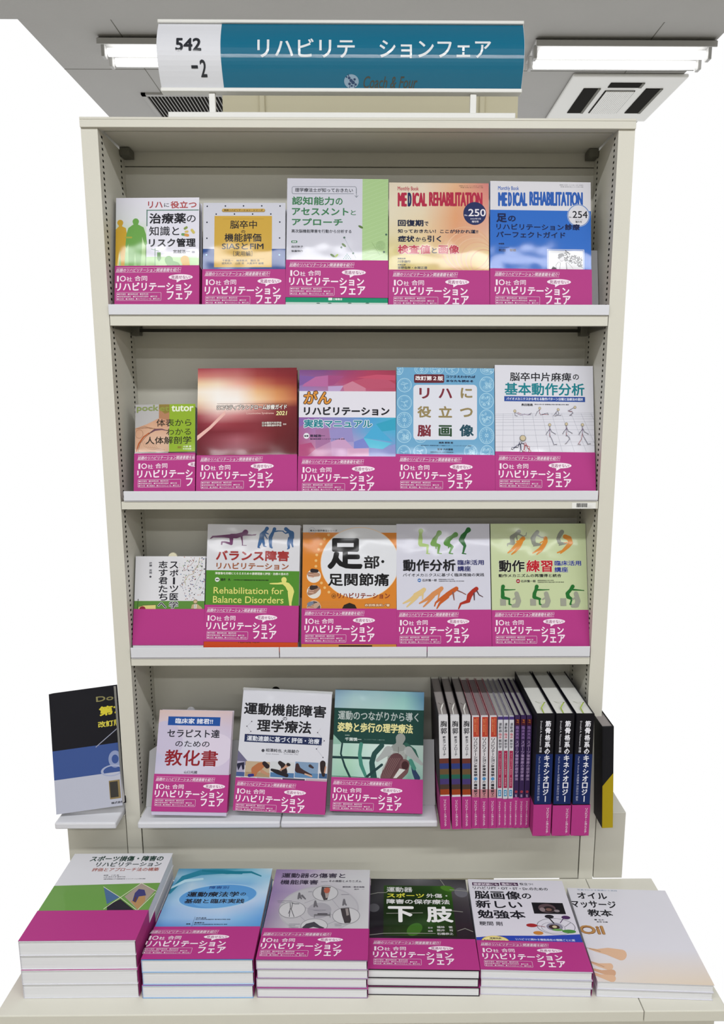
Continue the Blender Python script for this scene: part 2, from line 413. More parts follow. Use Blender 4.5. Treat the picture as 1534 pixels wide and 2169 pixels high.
def tray4(xa, xb, label, notch):
    e = empty('display_tray', ((xa+xb)/2, 0, Z_S4), label, 'tray', 'thick grey trays on the lowest shelf'); w_ = (xb-xa)/2; h = Z_T4-Z_S4
    s = MB(); s.box(-w_, w_, -.045, DEP-.006, .0002, h); s.build('base', M_TRAY, e, bevel=.003)
    ca, sa = math.cos(A4), math.sin(A4); y0 = .008; L = .125; t = .0015; L1 = .105
    s = MB(); P = [(-w_, 0), (w_, 0), (w_, L), (-w_+notch, L), (-w_, L1)]
    vs = [(p[0], y0+p[1]*sa+q, h+.0003+p[1]*ca) for q in (0, t) for p in P]
    fs = [(0, 1, 2, 3, 4), (9, 8, 7, 6, 5)]+[(i, (i+1) % 5, (i+1) % 5+5, i+5)[::-1] for i in range(5)]
    mk('back_rest', vs, fs, M_REST, e)
j4 = onY(594, 1747, -.045).x
tray4(onY(291, 1747, -.045).x, j4-.0007, 'left thick grey tray on the lowest shelf under the pale pink book', .03)
tray4(j4+.0007, onY(927.5, 1747, -.045).x, 'right thick grey tray on the lowest shelf under the dark green book', .0)
# barcode on the second shelf's lip
bl = empty('barcode_label', onY(1237, 1071, -.0012), 'small white barcode sticker at the right end of the second shelf edge', 'sticker')
s = MB(); s.box(-.022, .022, -.0003, .0001, -.0055, .0055); s.build('paper', M_WHITE, bl)
s = MB(); x = -.0135; 
while x < .006:
    wd = random.choice((.0004, .0007, .0010)); s.box(x, x+wd, -.0005, -.0003, -.0030, .0045); x += wd+random.choice((.0004, .0006))
s.build('bars', M_DARK, bl)
M_ = Matrix.Translation(bl.location) @ Matrix(((1, 0, 0, 0), (0, 0, -1, 0), (0, 1, 0, 0), (0, 0, 0, 1)))
P_ = Print(M_, -.022, .022, -.0055, .0055, .0005)
P_.n = 0; P_.reg(0, 0, 1534); P_.text('000062', 1244, 1073.5, 1253, 1076.3, '#333333', .1); P_.build('numerals', M_MATTE, bl)
# ------------------------------------------------------------------ book builders
MAG = '#b33a85'
def frame(O, S, T, N):
    return Matrix(((S.x, T.x, N.x, O.x), (S.y, T.y, N.y, O.y), (S.z, T.z, N.z, O.z), (0, 0, 0, 1)))
def rowplane(Y, Z, al):
    return (Vector((0, Y, Z)), Vector((1, 0, 0)), Vector((0, math.sin(al), math.cos(al))), Vector((0, -math.cos(al), math.sin(al))))
def fit(pln, TL, TR, BR, BL, wid=None, anchor=None, side=None):
    O, S, T, N = pln
    P = []
    for p in (TL, TR, BR, BL):
        if p is None: P.append(None); continue
        h = hit(p[0], p[1], O, N)-O; P.append(Vector((h.dot(S), h.dot(T))))
    if P[0] is None: d = (P[1]-P[2]).normalized()
    elif P[1] is None: d = (P[0]-P[3]).normalized()
    else: d = ((P[0]-P[3])+(P[1]-P[2])).normalized()
    r = Vector((d.y, -d.x))
    if P[0] is None: P[0] = P[1]-r*wid; P[3] = P[2]-r*wid
    if P[1] is None: P[1] = P[0]+r*wid; P[2] = P[3]+r*wid
    c = (P[0]+P[1]+P[2]+P[3])/4
    W = ((P[1]-P[0]).dot(r)+(P[2]-P[3]).dot(r))/2
    top = ((P[0]+P[1])/2-c).dot(d); bot = ((P[2]+P[3])/2-c).dot(d)
    return c, r, d, W, top, bot
C_BODY = {}
def body(parent, W, H, th, front, spine, back, spine_side=-1, pin=.0025, pm=None):
    """cover shell wrapped round a page block; local x right, y up, z outward, front face at z=0"""
    t = .0004; xs = W/2
    s = MB(); cf, cs, cb = colr(front), colr(spine), colr(back)
    s.box(-xs, xs, 0, H, -t, 0, cf); s.box(-xs, xs, 0, H, -th, -th+t, cb)
    a, b = (-xs, -xs+t) if spine_side < 0 else (xs-t, xs)
    s.box(a, b, 0, H, -th+t, -t, cs)
    s.build('cover', M_PRINT, parent)
    g = MB(); x0, x1 = (-xs+t, xs-pin) if spine_side < 0 else (-xs+pin, xs-t)
    g.box(x0, x1, pin, H-pin, -th+t, -t); g.build('pages', pm or M_PAGES, parent)
def band(parent, W, th, y0, y1, c=MAG, dark='#7e2560'):
    e = .0003; t = .00025; xs = W/2+e; zf = .0010
    s = MB(); col = colr(c); x0, x1 = -xs-t, xs+t
    s.box(x0, x1, y0, y1, zf, zf+t, col); s.box(x0, x1, y0, y1, -th-e-t, -th-e, col)
    s.box(x0, -xs, y0, y1, -th-e, zf, col); s.box(xs, x1, y0, y1, -th-e, zf, col)
    return s.build('paper_band', M_MATTE, parent)
def band_art(p, clipx=None):
    """the band's lettering, in the photograph coordinates of the fourth book of the third row"""
    W = '#f6e6f2'
    p.line([(255, 640), (625, 640)], 1.3, W); p.line([(250, 668), (622, 668)], 1.3, W)
    p.text('話題のリハビリテーション関連書籍を紹介！', 254, 644, 622, 665, W, .35, sl=.25)
    p.text('1', 258, 688, 269, 722, W, .3); p.text('O', 275, 688, 309, 722, W, 1.0); p.text('社', 313, 695, 345, 722, W, .7); p.text('合同', 359, 688, 431, 719, W, .7)
    p.text('リハビリテーション', 252, 727, 682, 777, W, 2.6); p.text('フェア', 544, 779, 690, 831, W, 2.6)
    p.ell(622, 697, 69, 17, W); p.poly([(598, 709), (632, 709), (600, 729)], W)
    p.text('見逃せない!', 568, 687, 678, 708, '#8a2a6a', .6)
    p.rrect(257, 787, 513, 835, 5, W, line=1.4)
    for y, tx, x1 in ((792, '●医学書院　●医歯薬出版　●金原出版', 440), (806, '●協同医書出版社　●全日本病院出版会　●南江堂', 490), (820, '●文光堂　●三輪書店　●メジカルビュー社　●羊土社', 505)):
        p.text(tx, 262, y, x1, y+10, W, 0)
BANDS = {}; BAND_ANCHOR = (846.4, 1298.6)
def put_band_art(bk, M, W, y0, y1, hx, clip=False, sy=1.0, row=0):
    """a copy of the lettering sheet, moved so that its heading starts at photo point hx"""
    pr = Print(M, -1, 1, -1, 1); a = pr.loc(*hx)
    base = BANDS['base']; vs, fs, cs, an = base
    dx = a[0]-an[0]; dy = a[1]-an[1]*sy
    if clip:
        q = Print(M, -W/2, W/2, y0, y1, .0014)
        for f in fs:
            q.face([(vs[i][0]+dx, vs[i][1]*sy+dy) for i in f], [cs[i] for i in f], vs[f[0]][2]-.0014)
        q.build('band_lettering', M_MATTE, bk); return
    if 'mesh' not in BANDS:
        o = mk('band_lettering', vs, fs, M_MATTE, bk, cols=cs); BANDS['mesh'] = o.data
    else:
        o = bpy.data.objects.new('band_lettering', BANDS['mesh']); COL.objects.link(o); o.parent = bk
    o.location = (dx, dy, 0); o.scale = (1, sy, 1)
def book(name, label, pln, corners, th, front, spine, draw, bandtop=None, head=None, band_lo=None, clip=False, sy=1.0, group=None, plain=False, spine_side=-1, wid=None, z0=None, H=None, cat='book', back=None, proto=False, drop=True, bandc=MAG, pm=None):
    O, S, T, N = pln
    c, r, d, W, top, bot = fit(pln, *corners, wid=wid)
    if drop:  # extend down to the tray: lowest corner at t = 0
        k = min((c-r*W/2).y, (c+r*W/2).y); lo = -k/d.y+abs(r.y)*W*0
        lo = -(c.y - abs(r.y)*W/2)/d.y + th*T.y/T.z/d.y+.0004
    else: lo = bot
    Hh = top-lo
    org = c+d*lo
    S2 = S*r.x+T*r.y; T2 = S*d.x+T*d.y
    M = frame(O+S*org.x+T*org.y, S2, T2, N)
    e = empty(name, label=label, cat=cat, group=group, mtx=M)
    body(e, W, Hh, th, front, spine, back or front, spine_side, pm=pm)
    pr = Print(M, -W/2, W/2, 0.0, Hh)
    by1 = None; lo_y = None if band_lo is None else pr.loc((corners[0] or corners[1])[0], band_lo)[1]
    if bandtop is not None:
        by1 = pr.loc((corners[0] or corners[1])[0]*.5+(corners[1] or corners[0])[0]*.5, bandtop)[1] if True else 0
    if draw:
        pr.b = (-W/2, W/2, 0.0, Hh)
        pr.bt = by1; draw(pr); pr.build('cover_print', M_PRINT, e)
    if by1 is not None:
        by0 = .0008 if band_lo is None else max(lo_y, .0008)
        b = band(e, W, th, by0, by1, bandc)
        if not plain: put_band_art(e, M, W, by0, by1, head, clip, sy)
    return e, M, W, Hh
# ------------------------------------------------------------------ the books
R1 = rowplane(.006, Z_S[0][1]+.0019, A1); R2 = rowplane(.006, Z_S[1][1]+.0019, A2); R3 = rowplane(.004, Z_S[2][1]+.0019, A3); R4 = rowplane(-.038, Z_T4+.0003, A4)
K_BUN = ((840, 1110), (1036.5, 1109.4), (1042, 1368), (840.7, 1368))
c, r, d, W, top, bot = fit(R3, *K_BUN)
O, S, T, N = R3
org = c+d*bot; M = frame(O+S*org.x+T*org.y, S*r.x+T*r.y, S*d.x+T*d.y, N)
p = Print(M, -1, 1, -1, 1, .0014); p.reg(760, 1080, 520); band_art(p)
a = Print(M, -1, 1, -1, 1).loc(*BAND_ANCHOR); BANDS['base'] = (p.v, p.f, p.c, a)
INK = '#1c1c24'; WH = '#e6e6ee'
# --- row 1
def d_drug(p):
    p.reg(240, 410, 190); p.grad([['#d9d8e4', '#e2e0ec', '#e4e2ee'], ['#d2d6d6', '#dfe0e8', '#e0e0ee'], ['#a9cf8f', '#c3dba6', '#dfe3e8'], ['#7cb560', '#8fc26f', '#b6d49c']])
    p.poly([(560, 1000), (640, 1090), (1480, 1100), (1480, 1240), (560, 1240)], '#a9cf90')
    p.rect(568, 278, 1490, 1080, '#e2e1ee'); p.rect(568, 276, 1462, 292, '#5b8173'); p.rect(568, 276, 586, 560, '#5b8173')
    Y = '#c9a02e'
    p.limb([(120, 500, 52), (125, 560, 26)], Y); p.poly([(98, 560), (150, 560), (215, 590), (235, 700), (210, 960), (190, 1240), (130, 1240), (118, 960), (90, 1240), (20, 1240), (40, 900), (40, 620)], Y)
    G = '#6ba34d'
    p.limb([(385, 480, 55), (385, 550, 34)], G)
    p.poly([(335, 535), (435, 535), (520, 580), (560, 700), (580, 860), (555, 890), (535, 870), (495, 740), (490, 960), (470, 1240), (400, 1240), (372, 1010), (350, 1240), (262, 1240), (258, 860), (230, 940), (208, 900), (225, 700), (260, 590)], G)
    p.limb([(210, 752, 14), (310, 752, 16)], '#a5a844'); p.line([(560, 880), (556, 1240)], 10, '#4c7a3e')
    p.line([(715, 940), (715, 1240)], 9, '#4d7d57'); p.line([(650, 948), (780, 985)], 7, '#4d7d57'); p.poly([(750, 1005), (812, 1005), (815, 1120), (782, 1165), (752, 1120)], '#5d8f4b')
    p.limb([(950, 1135, 70), (975, 1200, 60), (1080, 1230, 60)], '#5f9a45'); p.limb([(1225, 1135, 75), (1250, 1220, 60)], '#cba032')
    p.text('リハ', 595, 135, 845, 250, '#a8474c', 5); p.text('に', 872, 165, 955, 230, '#3c3c46', 2); p.text('役立つ', 980, 130, 1425, 252, '#b2484a', 5)
    p.text('治療薬', 617, 335, 1245, 515, INK, 8); p.text('の', 1258, 372, 1410, 490, INK, 2); p.text('知識と', 615, 560, 1130, 722, INK, 3); p.text('リスク管理', 610, 765, 1410, 915, INK, 8)
    p.text('宮越浩一', 1025, 962, 1315, 1025, '#333', 2) if False else p.text('宮越浩一', 1025, 962, 1315, 1025, '#333333', 2); p.rrect(1345, 985, 1395, 1018, 5, '#7c7c88')
    p.limb([(1225, 600, 20), (1255, 580, 20)], '#8a9b52'); p.limb([(1240, 655, 18), (1270, 650, 18)], '#d9bb66'); p.limb([(1185, 700, 22), (1225, 705, 22)], '#6f9e62'); p.limb([(1240, 708, 24), (1275, 715, 24)], '#d89a4e'); p.limb([(1345, 625, 22), (1375, 665, 24)], '#cfc06a')
book('rehab_book', 'white book with green and orange walking figure silhouettes, far left of the topmost row', R1, ((246.2, 419.3), (422, 418.5), (421.5, 642), (243.5, 643)), .022, '#dad9e5', '#c8c7d2', d_drug, 563, (247.5, 569.5), clip=True)
def d_stroke(p):
    p.reg(420, 420, 190); p.full(0, 865, '#cfd0dc'); p.full(865, 1300, '#15458c')
    p.hold()
    for x, y in ((155, 138), (465, 133), (775, 131), (1087, 131), (1400, 133), (308, 272), (620, 270), (930, 270), (1242, 270), (150, 412), (1395, 407), (148, 685), (1392, 680)): p.ell(x, y, 13, c='#23283c')
    for x, y in ((140, 968), (1388, 968)): p.ell(x, y, 14, c='#a9d5f2')
    p.free()
    p.rrect(405, 180, 1145, 236, 26, '#7a5a28'); p.rrect(408, 178, 1140, 228, 24, '#caa658'); p.text('実践リハビリテーション・シリーズ', 440, 186, 1105, 222, '#3a2a10', 2)
    p.rect(275, 302, 1260, 1180, '#cda645'); p.line([(420, 355), (1120, 352)], 3, '#8d6e22')
    p.text('脳卒中', 545, 378, 1005, 522, INK, 4); p.text('の', 735, 545, 805, 595, INK, 3); p.text('機能評価', 450, 600, 1080, 745, INK, 5); p.text('SIASとFIM', 405, 762, 1118, 875, INK, 5); p.text('［実用編］', 600, 905, 925, 990, INK, 2)
    p.line([(400, 1035), (1130, 1035)], 3, '#8d6e22'); p.text('千野直一　椿原彰夫　園田 茂', 410, 1048, 1050, 1085, '#2a2210', 1.5); p.text('道免和久　山田 深　大高洋平 編著', 400, 1095, 1120, 1132, '#2a2210', 1.5)
book('rehab_book', 'white and blue book with a gold square panel, second from left in the topmost row', R1, ((431, 430), (605, 429.5), (604, 643), (429, 643)), .024, '#cfd0dc', '#17356a', d_stroke, 570.5, (435.9, 577))
def d_cog(p):
    p.reg(600, 370, 240); p.full(-20, 2000, '#cfcfdc'); p.rect(1072, -30, 1460, 1200, '#a9c98f')
    p.hold()
    for k in range(22): p.line([(1072, 60+k*54), (1440, -80+k*54)], 4, '#b7d3a0')
    p.free()
    G = '#3f7d54'
    p.rrect(118, 160, 992, 262, 24, '#56606a', line=5); p.rect(955, 240, 985, 275, '#cfcfdc'); p.line([(992, 190), (992, 305)], 5, '#56606a'); p.line([(972, 285), (992, 308), (1014, 285)], 5, '#56606a')
    p.text('理学療法士が知っておきたい', 160, 182, 945, 238, '#33373f', 2); p.text('認知能力', 120, 298, 690, 412, G, 5); p.text('の', 710, 318, 805, 410, G, 4); p.text('アセスメント', 118, 450, 885, 552, G, 6); p.text('と', 915, 480, 985, 548, G, 2); p.text('アプローチ', 118, 592, 805, 690, G, 6)
    p.text('高次脳機能障害を行動から分析する', 112, 742, 925, 790, '#3b3e46', 1.5); p.rrect(108, 892, 192, 925, 15, G); p.text('編著', 124, 898, 176, 919, WH, 1)
    p.text('森田秋子', 110, 960, 270, 990, '#44464e', 1); p.text('後藤伸介', 110, 1020, 270, 1050, '#44464e', 1)
    for x, y, a in ((822, 955, .7), (668, 1095, .6), (1050, 708, .5)): p.ell(x, y, 36, 15, '#5c7a3e', rot=-a)
    p.ell(722, 1098, 32, 13, '#a9c46a', rot=.8)
    p.hold()
    for x, y in ((828, 853), (788, 985), (948, 1065), (1365, 1048), (1395, 812)): p.ell(x, y, 14, c='#4c6a5c')
    p.line([(828, 853), (895, 985), (950, 1065), (985, 1130)], 3, '#8a99a0'); p.line([(1200, 915), (1310, 1090)], 3, '#7fa06a'); p.line([(1110, 1062), (1300, 1062)], 3, '#7fa06a')
    for r_ in (15, 30, 45, 60): p.ell(1320, 960, r_, c='#86a772', ring=3)
    for j in range(4):
        for i in range(j+1): p.ell(866+(i-j/2)*30, 1078+j*20, 6, c='#3f8a80')
    p.free()
    p.full(1662, 1732, '#178f6c'); p.full(1732, 1900, '#c9d6d0'); p.rrect(612, 1668, 665, 1702, 5, '#e8f2ee'); p.text('三輪書店', 672, 1672, 800, 1702, '#e8f2ee', 1.5)
    for x in (475, 630, 900, 1140): p.ell(x, 1742, 26, 7, '#56736a')
book('rehab_book', 'tall white and pale green book with green title, centre of the topmost row', R1, ((608.6, 379.4), (823, 377.8), (821.4, 643.8), (605.5, 643.8)), .018, '#cfcfdc', '#a9c98f', d_cog, 551.5, (614.6, 557.6), band_lo=629.9)
def masthead(p, c, x0, y0, dd=0):
    p.text('Monthly Book', x0, y0, x0+278, y0+68, c, 1.5); p.text('ME', x0, y0+80, x0+122, y0+266, c, 13); p.text('D', x0+132, y0+80, x0+184, y0+266, '#1f2c5a' if dd else c, 13); p.text('ICAL', x0+196, y0+80, x0+388, y0+266, c, 13); p.text('REHABILITATION', x0+415, y0+74, x0+1125, y0+264, c, 12)
def d_250(p):
    p.reg(819, 384, 245)
    p.grad([['#dccfba', '#dfd0bc', '#e0b48e', '#cf7f7c'], ['#dfd6bf', '#e2d5bd', '#e0a880', '#d98f84'], ['#dfd6bd', '#e0cfb0', '#dd9f74', '#d9a392'], ['#dcd2ae', '#e2caa0', '#dba07c', '#e0b59c'], ['#cfc07c', '#d6c58a', '#dfb68c', '#e8cf9c'], ['#c2ae5c', '#cdb86c', '#d9b77c', '#e3c786']])
    for k in range(7): p.ell(1050+k*40, 900+k*30, 330-k*25, 300-k*20, ('#dfae8c', '#e2b898')[k % 2], ring=14)
    masthead(p, '#b02a48', 148, 70, 1)
    p.text('（通巻第二五〇号）二〇二〇年七月一五日発行', 960, 58, 1280, 68, '#5b5046', 0); p.text('定価 本体 五〇〇〇円＋税', 980, 78, 1280, 90, '#5b5046', 0)
    p.ell(1170, 428, 152, c='#26305e'); p.text('250', 1085, 368, 1315, 466, '#e6e2ea', 4); p.text('No.', 1035, 440, 1078, 462, '#e6e2ea', 1); p.text('2020年7月', 1110, 486, 1250, 510, '#c9c6d4', 1); p.text('増刊号', 1130, 522, 1222, 550, '#e6e2ea', 1)
    p.text('回復期', 150, 510, 490, 598, '#1c2440', 6); p.text('で', 502, 535, 555, 590, '#1c2440', 3); p.text('知っておきたい！ここが分かれ道!!', 150, 638, 1215, 690, '#1c2440', 3.5)
    p.text('症状', 150, 722, 370, 805, '#1c2440', 6); p.text('から', 385, 740, 525, 800, '#1c2440', 3); p.text('引く', 540, 722, 725, 805, '#1c2440', 5)
    p.text('検査値', 148, 845, 582, 965, '#b51f3e', 7, '#ecdcd0', 6); p.text('と', 600, 880, 668, 955, '#1c2440', 4); p.text('画像', 688, 845, 965, 965, '#b51f3e', 7, '#ecdcd0', 6)
    p.text('編集主幹', 148, 1015, 255, 1035, INK, 1.5); p.text('川手信行', 148, 1048, 318, 1082, INK, 2); p.text('編集主幹', 148, 1100, 255, 1118, INK, 1.5); p.text('宮野佐年・水間正澄', 148, 1130, 540, 1165, INK, 2)
book('rehab_magazine', 'cream and orange medical magazine with dark blue number 250 disc in the topmost row', R1, ((824.4, 388.8), (1035.3, 386.4), (1036.3, 644), (823.7, 644)), .010, '#dfd2bc', '#d9c79c', d_250, 572.5, (833.6, 578), cat='magazine')
def d_254(p):
    p.reg(1030, 380, 245); p.full(-50, 412, '#dcdbe2'); p.full(412, 1300, '#2f6cc6')
    masthead(p, '#2d5fb4', 158, 90)
    p.text('（通巻第二五四号）二〇二〇年一〇月一五日発行', 970, 70, 1288, 84, '#6b6b74', 0); p.text('定価 本体 四〇〇〇円＋税', 985, 94, 1288, 108, '#6b6b74', 0)
    p.ell(1225, 480, 150, c='#cfd8e8'); p.ell(1225, 480, 146, c='#3a68b0', ring=8); p.ell(1225, 480, 132, c='#dcdbe2')
    p.text('254', 1145, 420, 1345, 515, INK, 3); p.text('No.', 1100, 492, 1138, 512, INK, 1); p.text('2020.10', 1180, 526, 1280, 546, '#888890', 0); p.text('増大号', 1182, 552, 1270, 578, '#333338', 1.5)
    NV = '#14214e'
    p.text('足', 135, 450, 275, 570, NV, 9); p.text('の', 290, 482, 392, 560, NV, 6); p.text('リハビリテーション', 135, 592, 1030, 672, NV, 4); p.text('診療', 1045, 592, 1242, 675, NV, 6); p.text('パーフェクトガイド', 135, 695, 1050, 775, NV, 4)
    p.text('●編集', 165, 842, 240, 864, NV, 1.5); p.text('帝京大学教授', 168, 896, 305, 908, NV, 0); p.text('和田', 165, 920, 258, 958, NV, 3); p.text('郁雄', 310, 920, 396, 958, NV, 3)
    p.rect(808, 930, 1302, 1300, '#dfe2ea'); p.rect(816, 938, 1294, 1300, '#2f6cc6'); p.rect(824, 946, 1286, 1300, '#dcdde2')
    rnd = random.Random(4)
    p.hold()
    for k in range(150):
        t = rnd.random(); x = 1040+t*235+rnd.uniform(-20, 20); y = 990+t*110+rnd.uniform(-45, 75)
        if x > 1278: continue
        p.ell(x, y, rnd.uniform(8, 16), rnd.uniform(4, 7), ('#2e2e33', '#5a5a60', '#3c3c42')[k % 3], n=6, rot=rnd.uniform(0, 3))
    p.free()
    p.limb([(1000, 1042, 36), (1000, 1085, 15)], '#c8c8ce'); p.limb([(975, 1010, 22), (1010, 1002, 20), (965, 1040, 16)], '#5a5a60')
    p.ell(1003, 1048, 34, 40, '#3c3c42', ring=3)
    p.line([(960, 1095), (925, 1140), (930, 1200)], 5, '#3c3c42'); p.line([(975, 1092), (985, 1120), (975, 1200)], 5, '#3c3c42'); p.line([(1040, 1085), (1090, 1110), (1150, 1180)], 4, '#3c3c42'); p.line([(1060, 1110), (1070, 1200)], 10, '#6c6c72'); p.poly([(860, 1200), (885, 1155), (915, 1165), (945, 1200)], '#2e2e33')
book('rehab_magazine', 'blue and white medical magazine with white 254 disc, right end of the top row', R1, ((1038.6, 387), (1251.5, 382.6), (1253.2, 644), (1038.6, 644)), .010, '#dcdbe2', '#2f6cc6', d_254, 570.2, (1049.2, 577), cat='magazine')
# --- row 2
def d_pocket(p):
    p.reg(270, 840, 160); p.full(-50, 1300, '#b9b5b2')
    p.grad([['#c08a6c', '#c9987a', '#b9826a'], ['#c99a7c', '#d3a98c', '#cf9f82'], ['#cfa184', '#d9b29a', '#d9b8a2'], ['#c9a184', '#d3ac90', '#c9a488']], 160, 380, 840, 1135)
    p.poly([(120, 140), (640, 140), (640, 440), (400, 560), (150, 650), (120, 650)], '#b6b4b4'); p.poly([(640, 130), (860, 130), (860, 480), (640, 440)], '#b07f5e'); p.poly([(640, 160), (860, 160), (850, 320), (760, 350), (640, 250)], '#8c7a3a')
    p.limb([(430, 760, 8), (560, 675, 22), (700, 665, 14), (800, 690, 6)], '#6d4a58'); p.limb([(180, 1120, 12), (230, 960, 14), (330, 820, 14), (440, 740, 10)], '#b05a30'); p.line([(215, 1110), (260, 950), (370, 820), (520, 700)], 8, '#5a3a2a')
    for k in range(7): p.line([(300+k*40, 900+k*8), (340+k*45, 1010+k*6), (460+k*50, 1080), (650+k*15, 1095)], 4, '#a0765c')
    for k in range(5): p.line([(160+k*30, 660-k*5), (240+k*50, 640), (340+k*50, 600+k*12), (470+k*30, 660)], 4, '#8c6048')
    p.ell(240, 760, 80, 90, '#9a6c50', ring=5); p.full(1118, 1200, '#8f8a84')
    p.rect(850, 120, 1420, 1118, '#8fae2e'); p.rect(832, 1118, 1420, 1160, '#3a1c1c')
    p.text('pock', 190, 170, 632, 330, '#88965a', 9); p.text('et', 655, 200, 850, 300, '#8f9440', 8); p.text('tutor', 895, 180, 1345, 302, '#e8edd8', 8)
    p.text('体表から', 590, 455, 1300, 605, '#2a241c', 2); p.text('わかる', 790, 650, 1290, 780, '#3a3a1c', 2); p.text('人体解剖学', 370, 810, 1300, 965, '#2a241c', 4)
    p.rrect(1018, 1010, 1100, 1052, 6, '#8a5a3a', line=5); p.text('監訳', 1030, 1018, 1088, 1044, '#7a4a2a', 1); p.text('水藤 豊', 1130, 995, 1300, 1030, '#e8edd8', 1.5); p.text('町田志樹', 1130, 1045, 1300, 1078, '#e8edd8', 1.5)
book('pocket_book', 'small pocket book with shoulder photo and lime green side, far left of the second row', R2, ((287.7, 856.2), (413.4, 856.7), (413.4, 1037.7), (283.8, 1037.7)), .020, '#b9b5b2', '#3a3a3a', d_pocket, 960, (293.2, 967.1), clip=True)
def d_loco(p):
    p.reg(240, 700, 520)
    p.grad([['#a03a48', '#a84a58', '#a84c58', '#8c3038', '#7a242c', '#762028'],
            ['#cc7a70', '#c98078', '#c07670', '#a04440', '#8c2c30', '#7c2028'],
            ['#eecfa8', '#f0d9c0', '#e8b0a0', '#cf8060', '#a84c3c', '#8c302c'],
            ['#f4e8d8', '#f6f0ea', '#f4e6dc', '#e8b888', '#d08c58', '#a85038'],
            ['#f0dcc0', '#f6f2ee', '#f6f0ec', '#f0cfa8', '#dd9c68', '#b86444'],
            ['#d8a890', '#f2e2d8', '#f0d8d0', '#d09088', '#8c3a3c', '#702428'],
            ['#9c3c48', '#d8a0a0', '#c87c80', '#a05058', '#7a2a30', '#6c2026'],
            ['#7c2430', '#a04450', '#90343e', '#84303a', '#6e2228', '#662024'],
            ['#701e2a', '#7a2632', '#842e3a', '#842e38', '#6c2026', '#601c22'],
            ['#6a1c28', '#8a3c48', '#a8606c', '#8c4048', '#681e24', '#5c1a20'],
            ['#641a24', '#8a4450', '#a06470', '#8a4a52', '#641e24', '#5c1a20'],
            ['#641a24', '#702430', '#742a36', '#6c242c', '#641c22', '#5c1a20']])
    p.poly([(522, 660), (600, 600), (700, 500), (700, 525), (610, 615), (522, 690)], '#e8b8b0')
    p.line([(650, 458), (1085, 456)], 2, '#5a3028')
    p.text('ロコモティブシンドローム診療ガイド', 648, 463, 1085, 495, '#f4ece6', 1.6, '#2c1414', 2.5); p.text('Locomotive Syndrome', 833, 510, 1003, 527, '#e0b8b0', .4); p.text('2021', 1018, 503, 1085, 530, '#f0dfa0', 1.8, '#3a1414', 2, sl=.15)
    p.text('日本整形外科学会', 930, 570, 1052, 584, '#e9e2dc', .6, '#3a1414', 1.5); p.text('日本運動器科学会', 930, 586, 1052, 600, '#e9e2dc', .6, '#3a1414', 1.5); p.text('監修', 1062, 581, 1082, 590, '#e9e2dc', .3)
book('rehab_book', 'dark red book with a glowing white flare cover in the second row', R2, ((420.3, 779.7), (628.1, 779.7), (629.8, 1039), (415.5, 1039)), .016, '#7a242c', '#4a161c', d_loco, 963.7, (426.4, 970.2))
def d_gan(p):
    p.reg(620, 770, 240)
    p.grad([['#7c4a86', '#7a4a84', '#94406c', '#a83e5c', '#983650'], ['#8f6aa6', '#a0608f', '#b04870', '#b8405c', '#b04258'], ['#8f86c4', '#a884b4', '#b9739c', '#b85c7c', '#b45470'], ['#8f7cb8', '#7f80c0', '#6c8cc8', '#5fa4d0', '#5cb0d4'], ['#9c5c98', '#9080bc', '#7c90c8', '#4c9cd0', '#48b0cc'], ['#a85c90', '#a684b8', '#8c90c8', '#58a8d4', '#50a8d0'], ['#ac5480', '#bc8ab0', '#b09ac8', '#8ca0d0', '#6c9cd0'], ['#a84878', '#c890b4', '#c898c0', '#a094c8', '#9088c0']])
    TR = [([(210, 210), (310, 180), (480, 160), (480, 310), (130, 310)], '#b5699f'), ([(480, 310), (690, 300), (640, 375), (480, 375)], '#b9a2cc'), ([(680, 300), (810, 240), (990, 325), (990, 375), (700, 375)], '#c87f96'), ([(810, 240), (1180, 150), (1390, 280), (1390, 330), (1000, 340)], '#b9526e'), ([(90, 160), (310, 180), (130, 290), (90, 300)], '#7f5aa0'), ([(480, 160), (700, 170), (560, 290), (480, 300)], '#a24c80'), ([(860, 190), (1140, 150), (1390, 160), (1390, 230)], '#c2506c'),
          ([(960, 1010), (1130, 820), (1210, 920), (1360, 1060)], '#48a8d4'), ([(1130, 820), (1390, 740), (1390, 900), (1210, 920)], '#34a0c0'), ([(960, 1010), (1340, 1080), (1220, 1160), (1040, 1140)], '#5cc0dc'), ([(830, 1060), (960, 1010), (1040, 1140), (830, 1150)], '#7884cc'), ([(1040, 1140), (1220, 1160), (1390, 1090), (1390, 1250), (1040, 1250)], '#8c94cc'), ([(500, 900), (800, 870), (830, 1060), (520, 1060)], '#948cc4'), ([(520, 1060), (680, 1000), (830, 1150), (740, 1250), (530, 1250)], '#c79cc4'), ([(310, 890), (490, 870), (510, 1060), (310, 1160)], '#a4709f'), ([(90, 1100), (250, 1070), (310, 1160), (200, 1250), (90, 1250)], '#b04c7c'), ([(740, 1150), (1030, 1150), (1030, 1250), (740, 1250)], '#d2a4c4'), ([(90, 740), (300, 740), (90, 860)], '#8a64ac')]
    p.hold()
    for t, c_ in TR: p.poly(t, c_)
    p.free()
    p.full(376, 730, '#dfdde8')
    p.text('がん', 152, 372, 525, 548, '#d9923c', 9, '#2c1a20', 10, sl=.05); p.text('リハビリテーション', 152, 585, 1312, 703, INK, 9); p.text('実践マニュアル', 152, 758, 1078, 870, '#1f7f8c', 7, '#dfe6ee', 8)
    p.ell(187, 980, 40, c='#e0dfe8'); p.text('編著', 158, 970, 215, 992, INK, 2); p.text('宮越浩一', 235, 960, 440, 998, '#2a2440', 3); p.text('亀田総合病院 リハビリテーション科 部長', 238, 1012, 705, 1032, '#2a2440', 1)
